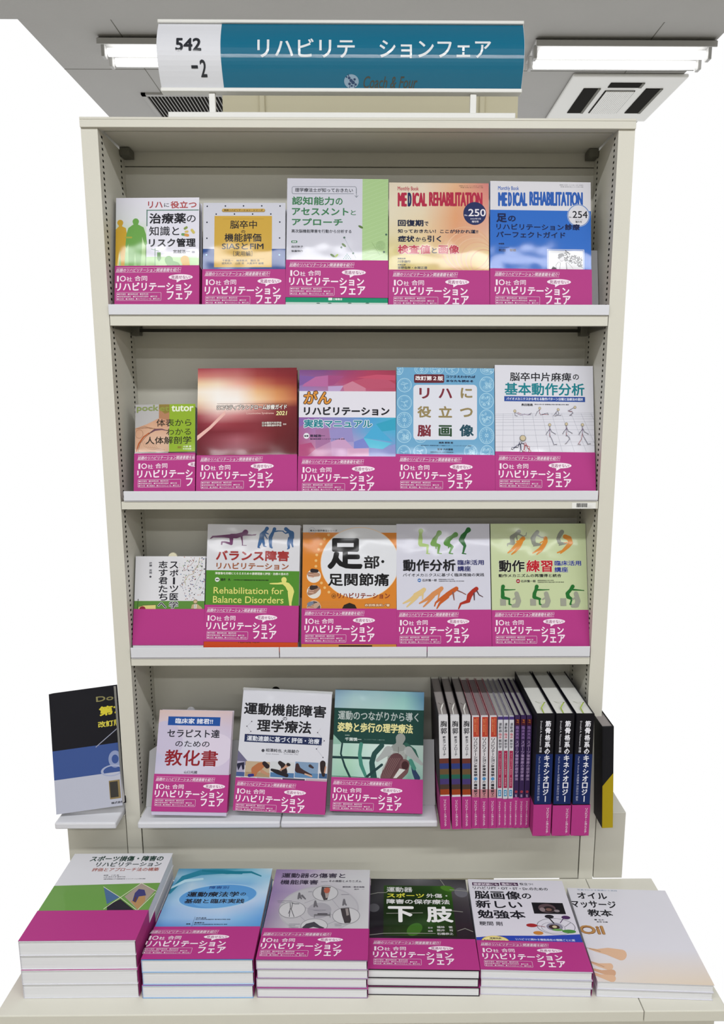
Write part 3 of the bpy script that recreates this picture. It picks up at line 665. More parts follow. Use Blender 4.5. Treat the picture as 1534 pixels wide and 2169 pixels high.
book('rehab_book', 'purple and pink faceted book with a white title stripe, middle of the second row', R2, ((634, 784), (839, 784), (838.2, 1039.9), (631.7, 1039.9)), .020, '#8f6aa6', '#5c2a50', d_gan, 967, (640.7, 974.6))
def brain(p, x, y, rx, ry, k):
    L = '#b6dcee'
    p.ell(x, y, rx, ry, L, ring=7); p.ell(x, y, rx-18, ry-18, '#93c4e0', ring=4)
    r_ = random.Random(k)
    if k % 3 == 0:
        p.line([(x, y-ry+22), (x, y-ry*.4)], 6, L); p.line([(x, y+ry*.4), (x, y+ry-22)], 6, L); p.ell(x-12, y, 12, 26, L, ring=5); p.ell(x+14, y, 12, 26, L, ring=5)
        for i in range(18):
            t = i/18*6.283; p.line([(x+(rx-20)*math.cos(t), y+(ry-20)*math.sin(t)), (x+(rx-38)*math.cos(t+.1), y+(ry-38)*math.sin(t+.1))], 5, L)
    elif k % 3 == 1:
        p.line([(x-rx*.5, y-ry*.2), (x-10, y-5), (x+rx*.5, y-ry*.25)], 6, L); p.line([(x-10, y-5), (x+10, y+ry*.3), (x+rx*.4, y+ry*.55)], 5, L); p.ell(x, y+ry*.45, 16, c=L, ring=5)
        for i in range(6): p.ell(x+r_.uniform(-.5, .5)*rx, y+r_.uniform(-.5, .5)*ry, 12, 9, '#a5d0e6', ring=4)
    else:
        for i in range(16): p.ell(x+r_.uniform(-.6, .6)*rx, y+r_.uniform(-.6, .5)*ry, r_.uniform(10, 22), r_.uniform(8, 18), L, ring=5)
        p.ell(x, y+ry*.4, rx*.5, ry*.25, L, ring=5)
def d_nou(p):
    p.reg(830, 770, 225); p.full(-50, 1400, '#6da6cc')
    p.hold()
    for k, (x, y, rx, ry) in enumerate(((105, 90, 60, 75), (430, 85, 100, 75), (650, 85, 100, 75), (870, 85, 100, 75), (1118, 75, 105, 80), (1378, 90, 100, 72))): brain(p, x, y, rx, ry, k*2+1)
    for k, (x, y, rx, ry) in enumerate(((185, 312, 102, 102), (185, 565, 105, 110), (182, 815, 108, 115), (180, 1048, 100, 98), (178, 1290, 95, 110))): brain(p, x, y, rx, ry, (4, 1, 3, 2, 1)[k])
    for k, (x, y, rx, ry) in enumerate(((1372, 300, 105, 112), (1368, 540, 105, 115), (1372, 785, 105, 122), (1370, 1040, 108, 122), (1378, 1290, 95, 110))): brain(p, x, y, rx, ry, (2, 5, 8, 3, 5)[k])
    for k, (x, y) in enumerate(((410, 1270), (1140, 1270))): brain(p, x, y, 95, 95, (1, 2)[k])
    brain(p, 415, 1070, 85, 75, 1)
    p.free()
    p.rrect(312, 308, 1232, 1102, 55, '#dbdde8'); p.rrect(322, 156, 758, 280, 20, '#64222f'); p.text('改訂第２版', 342, 180, 742, 246, '#efe8ea', 4)
    p.text('コツさえわかれば', 785, 172, 1208, 210, '#1e2f50', 4); p.text('あなたも読める', 785, 235, 1178, 272, '#1e2f50', 4)
    R_, T_, GR, TE = '#7a2a38', '#94845a', '#2a4a30', '#1e4a5a'
    for tx, x0, y0, x1, y1, c_ in (('リ', 398, 352, 545, 508, R_), ('ハ', 678, 360, 872, 502, R_), ('に', 995, 352, 1165, 502, T_), ('役', 370, 615, 570, 782, T_), ('立', 675, 615, 872, 782, T_), ('つ', 985, 640, 1170, 775, T_), ('脳', 370, 885, 568, 1055, R_), ('画', 678, 890, 868, 1055, GR), ('像', 978, 882, 1185, 1055, TE)): p.text(tx, x0, y0, x1, y1, c_, 10)
    p.text('編集 粳間 剛', 680, 1130, 885, 1158, '#26344c', 2); p.text('一般社団法人 障害者先端ケア推進センター・リハビリテーション医学', 400, 1178, 1150, 1194, '#33506c', 1); p.text('監修 大村優慈', 660, 1225, 885, 1256, '#26344c', 2); p.text('国際医療福祉大学 小田原保健医療学部', 560, 1272, 890, 1288, '#33506c', 1)
book('rehab_book', 'light blue book patterned with brain scans around a white square, second row', R2, ((840.3, 780.3), (1047, 778), (1048.5, 1039), (838.5, 1039)), .018, '#6da6cc', '#4a7a9c', d_nou, 962.9, (848.1, 969.5))
def stick(p, x, y, s, hd, legs):
    p.ell(x, y, 9.5*s, 10*s, '#8f8874'); p.ell(x, y, 7*s, 7.5*s, '#cfc0a0')
    for pts, c_ in legs:
        p.line([(x+a*s, y+b*s) for a, b in pts], 2.4*s, c_); p.hold()
        for a, b in pts: p.ell(x+a*s, y+b*s, 3.2*s, c='#55525c', n=10); p.ell(x+a*s, y+b*s, 2.1*s, c='#c9c4cc', n=10)
        p.free()
def d_kihon(p):
    p.reg(1030, 765, 245); p.full(-50, 1300, '#dcdce6')
    p.hold()
    for k in range(9):
        y = (690, 712, 738, 770, 808, 855, 912, 985, 1075)[k]; p.line([(118, y+12-k*2), (1450, y-4)], 3, '#9a9cac')
    p.line([(118, 1138), (1460, 1118)], 3, '#9a9cac')
    for k in range(-2, 15):
        x = 250+k*125; x2 = 460+(x-460)*1.25 if k > 0 else x; p.line([(x-(6-k)*4, 695), (x+(k-1)*34, 1200)], 3, '#9a9cac')
    p.free()
    p.text('脳卒中片麻痺', 315, 150, 1130, 268, INK, 3.5); p.text('の', 1150, 175, 1230, 248, INK, 3); p.text('基本動作分析', 245, 290, 1305, 455, '#16808c', 7)
    p.rect(240, 470, 1312, 537, '#2b4d9c'); p.text('バイオメカニクスから考える動作パターン分類と治療法の選択', 270, 484, 1285, 522, '#dfe3f0', 2); p.text('長田悠路', 465, 562, 620, 596, INK, 2.5); p.text('熊本大学大学 医療福祉学部 理学療法学科 講師', 642, 568, 1098, 584, '#33333c', .8)
    B, Rr, Pp = '#2c3050', '#a84a50', '#7a4a80'
    stick(p, 380, 662, 2.1, 0, [([(6, 10), (20, 18), (38, 26), (60, 20), (85, 24), (100, 22)], Pp), ([(0, 12), (2, 28), (14, 32)], B), ([(20, 10), (40, 18)], Rr), ([(85, 24), (103, 14)], B)])
    stick(p, 710, 625, 1.9, 0, [([(0, 10), (-2, 30), (6, 46), (35, 42), (58, 44)], Rr), ([(-4, 14), (-18, 26), (-28, 50)], B), ([(6, 46), (55, 34), (60, 44)], B)])
    stick(p, 955, 643, 1.9, 0, [([(-4, 8), (-18, 24), (-32, 42)], B), ([(-2, 10), (4, 28), (-8, 40), (18, 40)], B), ([(-14, 18), (-14, 42), (-22, 44)], B)])
    stick(p, 1177, 613, 1.9, 0, [([(-10, 4), (-28, 14), (-46, 26), (-24, 28), (-14, 40), (-36, 56), (-24, 56)], B), ([(-46, 22), (-36, 30), (-20, 30)], Rr)])
    for x, leg in ((842, [(2, 70), (14, 92), (26, 125), (44, 124)]), (1063, [(0, 68), (18, 86), (20, 95), (0, 120), (-6, 124)]), (1275, [(2, 66), (16, 90), (34, 122), (50, 120)])):
        stick(p, x, 845 if x != 1063 else 835, 2.1, 0, [([(0, 14), (0, 28), (-14, 46), (-22, 60)], B), ([(2, 24), (12, 44), (36, 58)], B), ([(0, 16), (0, 54)], Pp), ([(0, 54)]+leg, B), ([(0, 54), (-6, 90), (-26, 122), (-14, 124)] if x == 1275 else [(0, 54), (0, 74)], Rr)])
    p.ell(485, 1023, 42, 40, '#7a7468'); p.ell(485, 1022, 34, 32, '#cfc0a0')
    p.line([(450, 1082), (510, 1098)], 8, B)
    for pts, c_ in (([(452, 1085), (410, 1130), (348, 1160)], B), ([(452, 1085), (462, 1195)], B), ([(515, 1100), (560, 1145), (575, 1195)], Rr), ([(515, 1100), (500, 1190)], Rr)):
        p.line(pts, 12, c_)
        for a, b in pts: p.ell(a, b, 17, c=c_, n=12); p.ell(a, b, 11, c='#cfcdd6', n=12)
book('rehab_book', 'white book with stick figures walking on a grid floor, far right of the second row', R2, ((1048.4, 776.2), (1256, 772.2), (1261.5, 1038), (1050, 1038)), .018, '#dcdce6', '#b9b9c4', d_kihon, 957.5, (1057.3, 966.8))
# --- row 3
def d_sport(p):
    p.reg(270, 1160, 175); p.full(-50, 990, '#dadadf'); p.full(990, 1200, '#5a8a3c')
    p.hold(); r_ = random.Random(11); C8 = ['#3c3c4c', '#7a4a5c', '#b08a7c', '#6c7c9c', '#9cae8c', '#c9a49c', '#4c5a7c', '#2c2c34']
    for k in range(190):
        t = r_.random(); y = 175+t*800; x = r_.uniform(960+max(0, (t-.6))*300, 1430)
        if y > 880 and x > 1300: continue
        s_ = r_.uniform(6, 15); p.ell(x, y, s_, s_*r_.uniform(.5, 1), C8[k % 8], n=6, rot=r_.uniform(0, 3))
    p.free()
    p.line([(1245, 180), (1230, 260), (1180, 320), (1120, 360), (1110, 400), (1050, 430)], 7, '#a07a7a'); p.line([(1340, 190), (1320, 320), (1250, 400), (1230, 480), (1130, 520), (1060, 620), (1080, 680)], 8, '#a89a70'); p.line([(1390, 400), (1350, 520), (1290, 620), (1240, 740)], 6, '#8ca4a0')
    p.vtext('武藤 芳照', 405, 265, 458, 490, '#3a3a44', 2); p.ell(428, 540, 20, c='#4a4a54')
    p.vtext('志す君たち', 580, 238, 745, 990, INK, 5); p.vtext('スポーツ医', 785, 250, 945, 985, INK, 5)
    p.vtext('へ', 565, 1010, 720, 1125, INK, 4, '#dadadf', 7); p.vtext('学', 775, 990, 940, 1135, INK, 4, '#dadadf', 7)
    p.ell(200, 970, 8, 20, '#4a4a44'); p.line([(196, 990), (186, 1140)], 8, '#2c4a24'); p.poly([(210, 1090), (300, 1068), (525, 1060), (525, 1150), (200, 1150)], '#d8cc80'); p.line([(205, 1100), (300, 1068), (525, 1060)], 8, '#2c2c24'); p.ell(280, 1140, 58, 52, '#8c2c3c')
    p.ell(1262, 1000, 42, 38, '#8c7a5c'); p.ell(1262, 1004, 30, 28, '#c9b48c'); p.poly([(1180, 1130), (1200, 1060), (1245, 1040), (1300, 1045), (1380, 1110), (1390, 1140)], '#b9a47c'); p.rect(1238, 1045, 1285, 1130, '#e0dcd4'); p.line([(1235, 1048), (1290, 1044)], 6, '#2c2424'); p.line([(1262, 1060), (1256, 1120)], 8, '#2c2424')
book('sports_book', 'small white book with vertical black title above a plain magenta band, third row', R3, ((287.7, 1178.3), (435.4, 1178.3), (430.9, 1368.2), (281.6, 1368.2)), .018, '#dadadf', '#9aa08c', d_sport, 1289.8, band_lo=1366.5, plain=True)
def d_bal(p):
    p.reg(430, 1100, 210); p.full(-50, 795, '#d4d4da'); p.full(795, 1950, '#4f8a2c')
    V, Bl = '#6d3c66', '#3c6496'
    p.limb([(660, 200, 42), (620, 228, 30), (520, 258, 36), (440, 258, 34)], V); p.limb([(440, 262, 32), (330, 262, 22), (190, 268, 15), (150, 268, 13)], V); p.poly([(105, 300), (150, 255), (175, 275), (125, 302)], V); p.limb([(440, 262, 34), (440, 375, 22)], V); p.limb([(440, 380, 20), (340, 352, 14), (295, 350, 11)], V); p.poly([(278, 395), (282, 345), (310, 345), (298, 398)], V); p.limb([(595, 255, 18), (610, 340, 9), (612, 398, 6)], V); p.line([(605, 402), (672, 404)], 8, V); p.limb([(640, 240, 14), (760, 245, 8), (800, 240, 8)], V); p.poly([(780, 232), (832, 228), (815, 250), (780, 252)], V)
    p.limb([(992, 142, 29), (965, 180, 22), (915, 240, 38), (905, 310, 36)], Bl); p.limb([(900, 310, 34), (875, 380, 24), (858, 430, 15), (880, 442, 7)], Bl); p.limb([(925, 310, 26), (940, 370, 20), (945, 415, 12), (980, 424, 6)], Bl); p.limb([(950, 200, 16), (1015, 228, 7)], Bl); p.limb([(950, 225, 16), (978, 275, 9), (998, 305, 6)], Bl)
    p.limb([(1108, 150, 27), (1085, 200, 20), (1065, 240, 27), (1045, 280, 28)], Bl); p.limb([(1040, 290, 25), (1035, 360, 17), (1040, 430, 9), (1072, 448, 6)], Bl); p.limb([(1055, 300, 20), (1052, 380, 14), (1060, 430, 9), (1078, 432, 5)], Bl); p.limb([(1100, 190, 12), (1170, 180, 8), (1245, 182, 6)], Bl)
    p.limb([(1284, 150, 29), (1330, 185, 24), (1370, 220, 42), (1375, 280, 36)], Bl); p.limb([(1350, 300, 36), (1325, 370, 25), (1330, 440, 17), (1310, 460, 8)], Bl); p.limb([(1370, 300, 28), (1375, 370, 20), (1392, 425, 10)], Bl); p.limb([(1330, 195, 18), (1280, 218, 9), (1240, 190, 7)], Bl)
    p.text('バランス障害', 202, 480, 1332, 645, '#9c2c2c', 11); p.text('リハビリテーション', 208, 672, 1328, 775, '#9c5c3c', 6)
    p.text('障害像を的確にとらえるための基礎理論と評価・治療の進め方', 192, 820, 1325, 860, '#dfe6d4', 2); p.ell(222, 932, 35, c='#dfe3e0'); p.text('編著', 200, 922, 246, 942, INK, 2); p.text('望月　久', 275, 912, 430, 952, '#24381c', 3); p.text('文京学院大学 保健医療技術学部 理学療法学科 教授', 475, 930, 1015, 950, '#24381c', 1)
    Yy = '#ddd97a'; p.text('Rehabilitation for', 165, 1052, 1248, 1155, Yy, 2); p.text('Balance Disorders', 155, 1192, 1248, 1298, Yy, 2)
    p.limb([(1255, 935, 42), (1255, 990, 26), (1310, 1020, 40), (1350, 1080, 48), (1370, 1120, 42)], Yy); p.limb([(1360, 1130, 48), (1355, 1200, 36), (1352, 1290, 20), (1355, 1350, 16)], Yy); p.limb([(1265, 985, 20), (1160, 995, 13), (1080, 995, 11), (1040, 995, 8)], Yy)
    p.reg(240, 1080, 520); p.full(822, 900, '#c9481c'); p.text('MEDICAL VIEW', 782, 816, 916, 832, '#4a241c', 1)
book('rehab_book', 'green and white book with purple and blue exercise silhouettes in the third row', R3, ((440.3, 1111), (636.7, 1111.6), (630.5, 1367.5), (432, 1367.5)), .020, '#d4d4da', '#3c4c34', d_bal, 1282, (440, 1288.5), band_lo=1358.6)
def d_ashi(p):
    p.reg(630, 1100, 220); p.full(-50, 196, '#cfd0d4'); p.full(196, 1600, '#d2802a')
    p.ell(925, 645, 582, 528, '#ecc9a0', n=60); p.ell(925, 645, 574, 520, '#dadce2', n=60)
    s_ = [( -2, 0)]
    p.text('痛みの理学療法シリーズ', 185, 152, 590, 182, '#22222c', 1.5); p.ell(218, 170, 50, 48, '#8a93a8', ring=4)
    for x, y in ((462, 230), (400, 290), (350, 367), (314, 444), (287, 526), (275, 610), (274, 694), (356, 940), (404, 1010), (466, 1075)): p.ell(x, y, 20, c='#e6b874')
    p.text('足', 445, 278, 968, 738, '#141416', 30); p.text('部', 982, 535, 1215, 728, '#141416', 9); p.ell(1262, 624, 22, c='#141416'); p.text('足関節痛', 455, 795, 1355, 985, '#141416', 9)
    p.ell(538, 1133, 34, c='#2c1c14', ring=5); p.text('の', 518, 1118, 560, 1150, '#2c1c14', 3); p.text('リハビリテーション', 590, 1085, 1368, 1170, '#8a3a20', 5); p.text('赤羽根良和／著', 995, 1248, 1365, 1288, '#e8c9a4', 3, '#7a3a24', 5)
    for y, a_, b_ in ((838, '#e0dcd8', '#b08a74'), (1070, '#dcd8d0', '#a07a64'), (1300, '#3c4458', '#b9a090')):
        p.ell(244, y, 104, 100, '#e9dccb'); p.ell(244, y, 98, 94, a_)
        p.limb([(175, y-30, 30), (240, y-25, 38), (310, y-20, 26)] if y < 1000 else [(180, y+20, 34), (250, y-10, 40), (310, y-50, 26)], b_)
        for k in range(4): p.limb([(165, y-45+k*16, 7), (235, y-30+k*15, 9)], '#c9a08c' if k % 2 else '#9c7460')
    p.limb([(220, 758, 30), (290, 762, 24)], '#2c2428'); p.limb([(215, 1010, 36), (280, 1000, 24)], '#3a2c28'); p.limb([(175, 1255, 30), (215, 1235, 26)], '#5a7a9c')
    p.poly([(660, 1320), (690, 1265), (770, 1232), (850, 1262), (880, 1320)], '#241a14')
    for k in range(5): p.line([(90, 1215+k*22), (640, 1215+k*22)], 3, '#dc9a50')
    p.full(1840, 1990, '#c98a3c'); p.rect(610, 1858, 1105, 1880, '#241a14')
book('rehab_book', 'orange book with a large white circle and huge black title, middle of the third row', R3, ((642.2, 1112.2), (840, 1111.5), (840, 1368), (638.5, 1368)), .020, '#cfd0d4', '#b06a24', d_ashi, 1289, (646.8, 1295.3), band_lo=1364)
def d_bun(p):
    p.reg(830, 1090, 220); p.full(-50, 1500, '#d0d0de')
    G = ['#a9c47c', '#6f9a4c', '#528a3a', '#1c6428']
    p.limb([(430, 240, 36), (425, 290, 22), (425, 360, 32), (420, 430, 30)], G[0]); p.limb([(425, 445, 28), (530, 458, 20), (525, 560, 12)], G[0]); p.limb([(515, 572, 9), (560, 578, 7)], G[0])
    p.limb([(702, 270, 38), (670, 315, 24), (635, 370, 36), (608, 430, 38)], G[1]); p.limb([(610, 435, 34), (700, 458, 22), (685, 560, 13)], G[1]); p.limb([(680, 572, 9), (735, 576, 7)], G[1]); p.limb([(650, 400, 14), (655, 500, 9)], G[1])
    p.limb([(943, 296, 38), (895, 325, 26), (835, 370, 38), (805, 420, 40)], G[2]); p.limb([(805, 425, 36), (895, 475, 20), (855, 560, 12)], G[2]); p.limb([(850, 572, 9), (902, 578, 7)], G[2]); p.limb([(850, 400, 14), (840, 490, 9)], G[2])
    p.limb([(1132, 225, 38), (1095, 265, 24), (1055, 320, 38), (1025, 375, 36)], G[3]); p.limb([(1035, 385, 36), (1080, 460, 22), (1055, 560, 12)], G[3]); p.limb([(1042, 572, 9), (1095, 580, 7)], G[3])
    p.text('動作分析', 170, 666, 946, 842, '#9a9aa8', 8); p.text('動作分析', 166, 660, 942, 836, '#141418', 8); p.text('臨床活用', 972, 668, 1362, 745, '#2a2c66', 4); p.text('講座', 972, 760, 1168, 838, '#2a2c66', 4)
    p.text('バイオメカニクスに基づく臨床推論の実践', 165, 866, 1365, 915, INK, 1.5); p.ell(408, 970, 26, c='#2c6ab0'); p.text('編著', 392, 962, 424, 978, WH, 1); p.text('石井慎一郎', 450, 950, 665, 990, '#2c2c34', 1.5); p.text('国際医療福祉大学大学院', 692, 950, 920, 966, '#55555f', .6); p.text('保健医療学専攻 福祉支援工学分野 教授', 692, 976, 1068, 990, '#55555f', .6)
    Cc = ['#d9bd84', '#d08a54', '#c05a24', '#a82c1c']
    p.limb([(478, 1108, 30), (420, 1160, 42), (350, 1190, 34)], Cc[0]); p.limb([(360, 1195, 36), (270, 1260, 20), (170, 1310, 10)], Cc[0]); p.limb([(370, 1210, 30), (300, 1290, 18), (225, 1360, 10)], Cc[0]); p.limb([(460, 1150, 14), (455, 1250, 8)], Cc[0])
    p.limb([(735, 1090, 30), (690, 1130, 38), (610, 1180, 36)], Cc[1]); p.limb([(600, 1190, 34), (500, 1260, 20), (410, 1310, 10)], Cc[1]); p.limb([(610, 1200, 30), (540, 1290, 18), (470, 1360, 10)], Cc[1]); p.limb([(705, 1150, 14), (685, 1245, 8)], Cc[1])
    p.limb([(955, 1092, 30), (905, 1125, 34), (820, 1185, 36)], Cc[2]); p.limb([(800, 1200, 34), (700, 1260, 20), (650, 1300, 12), (632, 1350, 9)], Cc[2]); p.limb([(820, 1210, 30), (710, 1310, 18), (668, 1385, 9)], Cc[2]); p.limb([(970, 1120, 10), (1040, 1150, 7), (1095, 1180, 6)], '#8c5a50'); p.limb([(905, 1150, 14), (922, 1260, 7)], '#8c5a50')
    p.limb([(1250, 1096, 31), (1205, 1130, 32), (1150, 1195, 38), (1130, 1270, 30)], Cc[3]); p.limb([(1135, 1275, 26), (1020, 1315, 16), (988, 1390, 9)], Cc[3]); p.limb([(1255, 1125, 10), (1290, 1185, 7), (1345, 1215, 5)], '#5a3c44'); p.limb([(1215, 1160, 12), (1220, 1260, 7)], '#5a3c44')
book('rehab_book', 'white book with green sitting figures and orange leaning figures in the third row', R3, K_BUN, .020, '#d0d0de', '#8a8a94', d_bun, 1291.5, (846.4, 1298.6))
def d_ren(p):
    p.reg(1035, 1100, 225); p.full(-50, 1500, '#c3cfa4')
    Gy, Or, Gr, Lg = '#85887c', '#d2862c', '#1f6c2c', '#9a9c8e'
    p.limb([(440, 178, 30), (400, 215, 28), (340, 260, 34), (350, 340, 34)], Gy); p.limb([(350, 345, 26), (275, 355, 9), (275, 385, 7)], Gy); p.limb([(430, 210, 14), (500, 245, 9), (540, 235, 7), (548, 195, 6)], Gy); p.limb([(400, 230, 12), (415, 300, 8)], Gy)
    p.limb([(500, 278, 32), (455, 325, 30), (400, 375, 26), (340, 440, 20), (280, 485, 9)], Or); p.limb([(470, 330, 28), (440, 400, 24), (380, 470, 16), (335, 505, 9)], Or); p.limb([(400, 320, 7), (450, 305, 8)], Or)
    p.limb([(705, 185, 30), (672, 220, 28), (640, 275, 34), (655, 345, 30)], Gy); p.limb([(660, 355, 24), (745, 365, 16), (650, 385, 9)], Gy); p.limb([(700, 225, 14), (760, 260, 8), (800, 262, 7)], Gy)
    p.limb([(822, 275, 30), (825, 320, 30), (795, 375, 32), (740, 430, 22), (640, 488, 9)], Or); p.limb([(800, 380, 26), (760, 450, 18), (700, 505, 9)], Or); p.limb([(745, 340, 7), (800, 310, 8)], Or)
    p.limb([(1060, 182, 32), (1030, 225, 32), (1005, 280, 26), (1025, 335, 28)], Gy); p.limb([(1030, 345, 22), (1120, 345, 13), (1020, 375, 8)], Gy)
    p.limb([(1105, 250, 32), (1165, 275, 34), (1185, 340, 34), (1140, 395, 30), (1070, 455, 16), (995, 482, 9)], Or); p.limb([(1140, 400, 24), (1090, 450, 16), (1040, 492, 8)], Or); p.limb([(1135, 335, 8), (1090, 340, 5)], Or)
    p.text('動作', 148, 588, 522, 762, '#141418', 8, '#dfe3cc', 5); p.text('練習', 545, 588, 925, 762, '#b81c2c', 8, '#e8dccc', 5); p.text('臨床活用', 952, 595, 1338, 670, '#26388c', 4, '#dfe3cc', 3); p.text('講座', 952, 688, 1148, 765, '#26388c', 4, '#dfe3cc', 3)
    p.text('動作メカニズムの再獲得と統合', 145, 788, 1052, 836, INK, 2); p.ell(427, 892, 29, c='#9c2430'); p.text('編著', 410, 884, 444, 901, WH, 1); p.text('石井慎一郎', 468, 874, 680, 912, '#2c2c34', 1.5); p.text('国際医療福祉大学大学院', 708, 875, 942, 891, '#55584c', .6); p.text('保健医療学専攻 福祉支援工学分野 教授', 708, 900, 1088, 915, '#55584c', .6)
    for k, (x, lean, bx) in enumerate(((0, 0, 168), (490, 10, 602), (1010, 90, 1038))):
        p.rect(bx, 1148 if k < 2 else 1140, bx+84, 1245 if k < 2 else 1250, Lg)
        xx = x if k < 2 else 1010-25
        p.limb([(210+xx+(0 if k == 0 else -4 if k == 1 else 20), 970, 28), (200+xx+(0, -6, -2)[k], 1020, 22), (205+xx+(0, -32, -52)[k], 1070, 26), (205+xx+(0, -35, -40)[k], 1120, 28)], Gr)
        p.limb([(205+xx+(0, -30, -25)[k], 1128, 24), (285+xx+(15, -30, -65)[k], 1150, 15)], Gr); p.limb([(300+xx+(0, -55, -85)[k], 1160, 12), (300+xx+(0, -50, -105)[k], 1225, 12), (335+xx+(0, -50, -105)[k], 1235, 6)], Gr)
        p.limb([(215+xx, 1018, 13), (300+xx, 1018, 8), (385+xx, 1014, 5)] if k < 2 else [(1215, 1015, 12), (1300, 1020, 8), (1378, 1028, 5)], Gr)
        gx = (405, 832, 1262)[k]
        p.limb([(gx, 1073, 32), (gx+15, 1120, 32), (gx+28, 1180, 38), (gx+10, 1240, 34), (gx-50, 1250, 24)], Lg); p.limb([(gx-5, 1130, 14), (gx-50, 1155, 10)], Lg)
book('rehab_book', 'pale green book with grey and orange training silhouettes, far right of the third row', R3, ((1038, 1109.5), (1241.3, 1109), (1247.3, 1369.8), (1044.5, 1369.8)), .020, '#c3cfa4', '#7a8464', d_ren, 1292, (1049.2, 1298.6))
# --- row 4
def d_kyo(p):
    p.reg(240, 1420, 520)
    p.grad([['#d2b9b4', '#d6bcb6', '#cfb8bc'], ['#cfc0cc', '#cfc6d8', '#c9bcd0'], ['#c0bcd4', '#d2d0e0', '#c9c0d8'], ['#bcbad4', '#d0cee0', '#cabcd6'], ['#c6c0d8', '#d2cce0', '#c9bcd4']])
    p.ell(340, 430, 90, 120, '#c4bcd4', rot=.5); p.ell(640, 500, 110, 100, '#d6ccde', rot=.5)
    p.rect(343, 290, 669, 345, '#1f4f9c'); p.text('臨床家 諸君!!', 388, 300, 624, 334, '#e6e9f2', 1.5); p.text('セラピスト達', 338, 368, 666, 420, '#2c2c38', 2); p.text('のための', 388, 440, 602, 478, '#2c2c38', 1); p.text('教化書', 322, 497, 654, 598, '#8c1c28', 3); p.text('山口光國', 442, 627, 524, 645, '#333340', .8)
book('rehab_book', 'pale pink and lilac book with blue title strip, leftmost on the lowest shelf', R4, ((338.3, 1504.7), (493.5, 1505.4), (479.7, 1721.7), (321.4, 1720)), .016, '#d2c6d2', '#8a8a94', d_kyo, 1640.5, (332.2, 1646.4), sy=.9, band_lo=1718.5)
def d_undo(p):
    p.reg(480, 1440, 230); p.full(-60, 1500, '#d2d3dc')
    p.text('運動機能障害', 248, 340, 1408, 515, '#1a1a20', 8); p.text('の', 795, 525, 855, 575, '#1a1a20', 2); p.text('理学療法', 430, 568, 1200, 748, '#1a1a20', 8)
    p.rect(252, 790, 1348, 900, '#1e2a52'); p.text('運動連鎖に基づく評価・治療', 285, 808, 1312, 885, '#dfe3ee', 3)
    p.ell(516, 998, 22, c='#44444e'); p.text('相澤純也, 大路駿介', 552, 978, 1028, 1030, '#33333c', 2); p.text('Junya Aizawa', 555, 1040, 740, 1058, '#55555f', 0); p.text('Shunsuke Ohji', 810, 1042, 1010, 1062, '#55555f', 0)
    for pts in (((357, 587), (288, 655), (343, 728), (300, 770)), ((1330, 690), (1287, 745), (1380, 862), (1271, 976), (1363, 1097))):
        p.line(list(pts), 2.5, '#9a9aa8')
        for x, y in pts[:4] if pts[0][0] < 500 else pts[1:]: p.ell(x, y, 8, c='#3c2c40')
    p.poly([(150, 975), (345, 1205), (120, 1205), (120, 975)], '#6a6684')
    P5 = [(135, 252, '#a9a4bc', '#2a2a44'), (262, 608, '#b8a489', '#b47048'), (618, 952, '#c9ccd0', '#2c2024'), (966, 1292, '#7c96b4', '#3c2c30'), (1305, 1424, '#cfd0d4', '#2c2024')]
    for k, (a, b, c1, c2) in enumerate(P5):
        y0 = 1158+k*5; p.rect(a, y0-10, b, 1362+k*8, c1)
        p.rect(a, 1300+k*6, b, 1362+k*8, ('#44588c', '#a48c6c', '#4c74a0', '#5c84ac', '#3c5c84')[k])
    p.poly([(140, 1180), (252, 1160), (252, 1260), (225, 1270), (210, 1200), (165, 1280)], '#20203a')
    p.limb([(525, 1190, 34), (470, 1220, 52), (400, 1270, 52), (390, 1330, 36)], '#b06c44'); p.limb([(535, 1180, 30), (575, 1220, 34)], '#241a20'); p.limb([(500, 1290, 24), (590, 1340, 14)], '#b9886c'); p.limb([(320, 1350, 22), (370, 1345, 20)], '#2c2c7c')
    p.limb([(755, 1172, 28), (800, 1210, 36), (820, 1300, 40)], '#241a1e'); p.limb([(640, 1270, 18), (720, 1300, 32), (850, 1350, 26)], '#201a20'); p.limb([(870, 1198, 26), (820, 1240, 14), (760, 1275, 10)], '#b98c74'); p.limb([(870, 1196, 24), (885, 1200, 20)], '#241a1e')
    p.limb([(1000, 1200, 24), (1010, 1270, 44), (1080, 1300, 28), (1190, 1350, 18)], '#3a2426'); p.limb([(1110, 1330, 10), (1200, 1362, 12)], '#c9a48c'); p.limb([(1180, 1215, 22), (1220, 1240, 14)], '#3c3034')
    p.limb([(1360, 1180, 40), (1360, 1270, 36), (1370, 1350, 20)], '#2a1e20'); p.limb([(1400, 1230, 10), (1385, 1310, 9)], '#b98c74')
    for k, (a, b) in enumerate(((200, 410), (425, 770), (790, 1105), (1120, 1410))): p.rect(a, 1378+k*8, b, 1420+k*8, ('#8a6a84', '#a490a0', '#4c3c50', '#b9a4b0')[k])
def plastic(e, W, Hh):
    s = MB(); s.box(-W/2-.001, W/2+.001, Hh-.001, Hh+.004, -.003, .0004); s.build('clear_sleeve_top', M_SLEEVE, e)
M_SLEEVE = mat('clear_film', '#c9ccd0', .08, .8); M_SLEEVE.node_tree.nodes['Principled BSDF'].inputs['Alpha'].default_value = .45
e, _, W_, H_ = book('rehab_book', 'white shrink-wrapped book with a strip of exercise photos, middle of the lowest shelf', R4, ((516, 1463.5), (703.4, 1466.5), (687.6, 1733), (492.7, 1727)), .018, '#c9cad2', '#55555f', d_undo, 1651.5, (503.7, 1655.6), sy=.9); plastic(e, W_, H_)
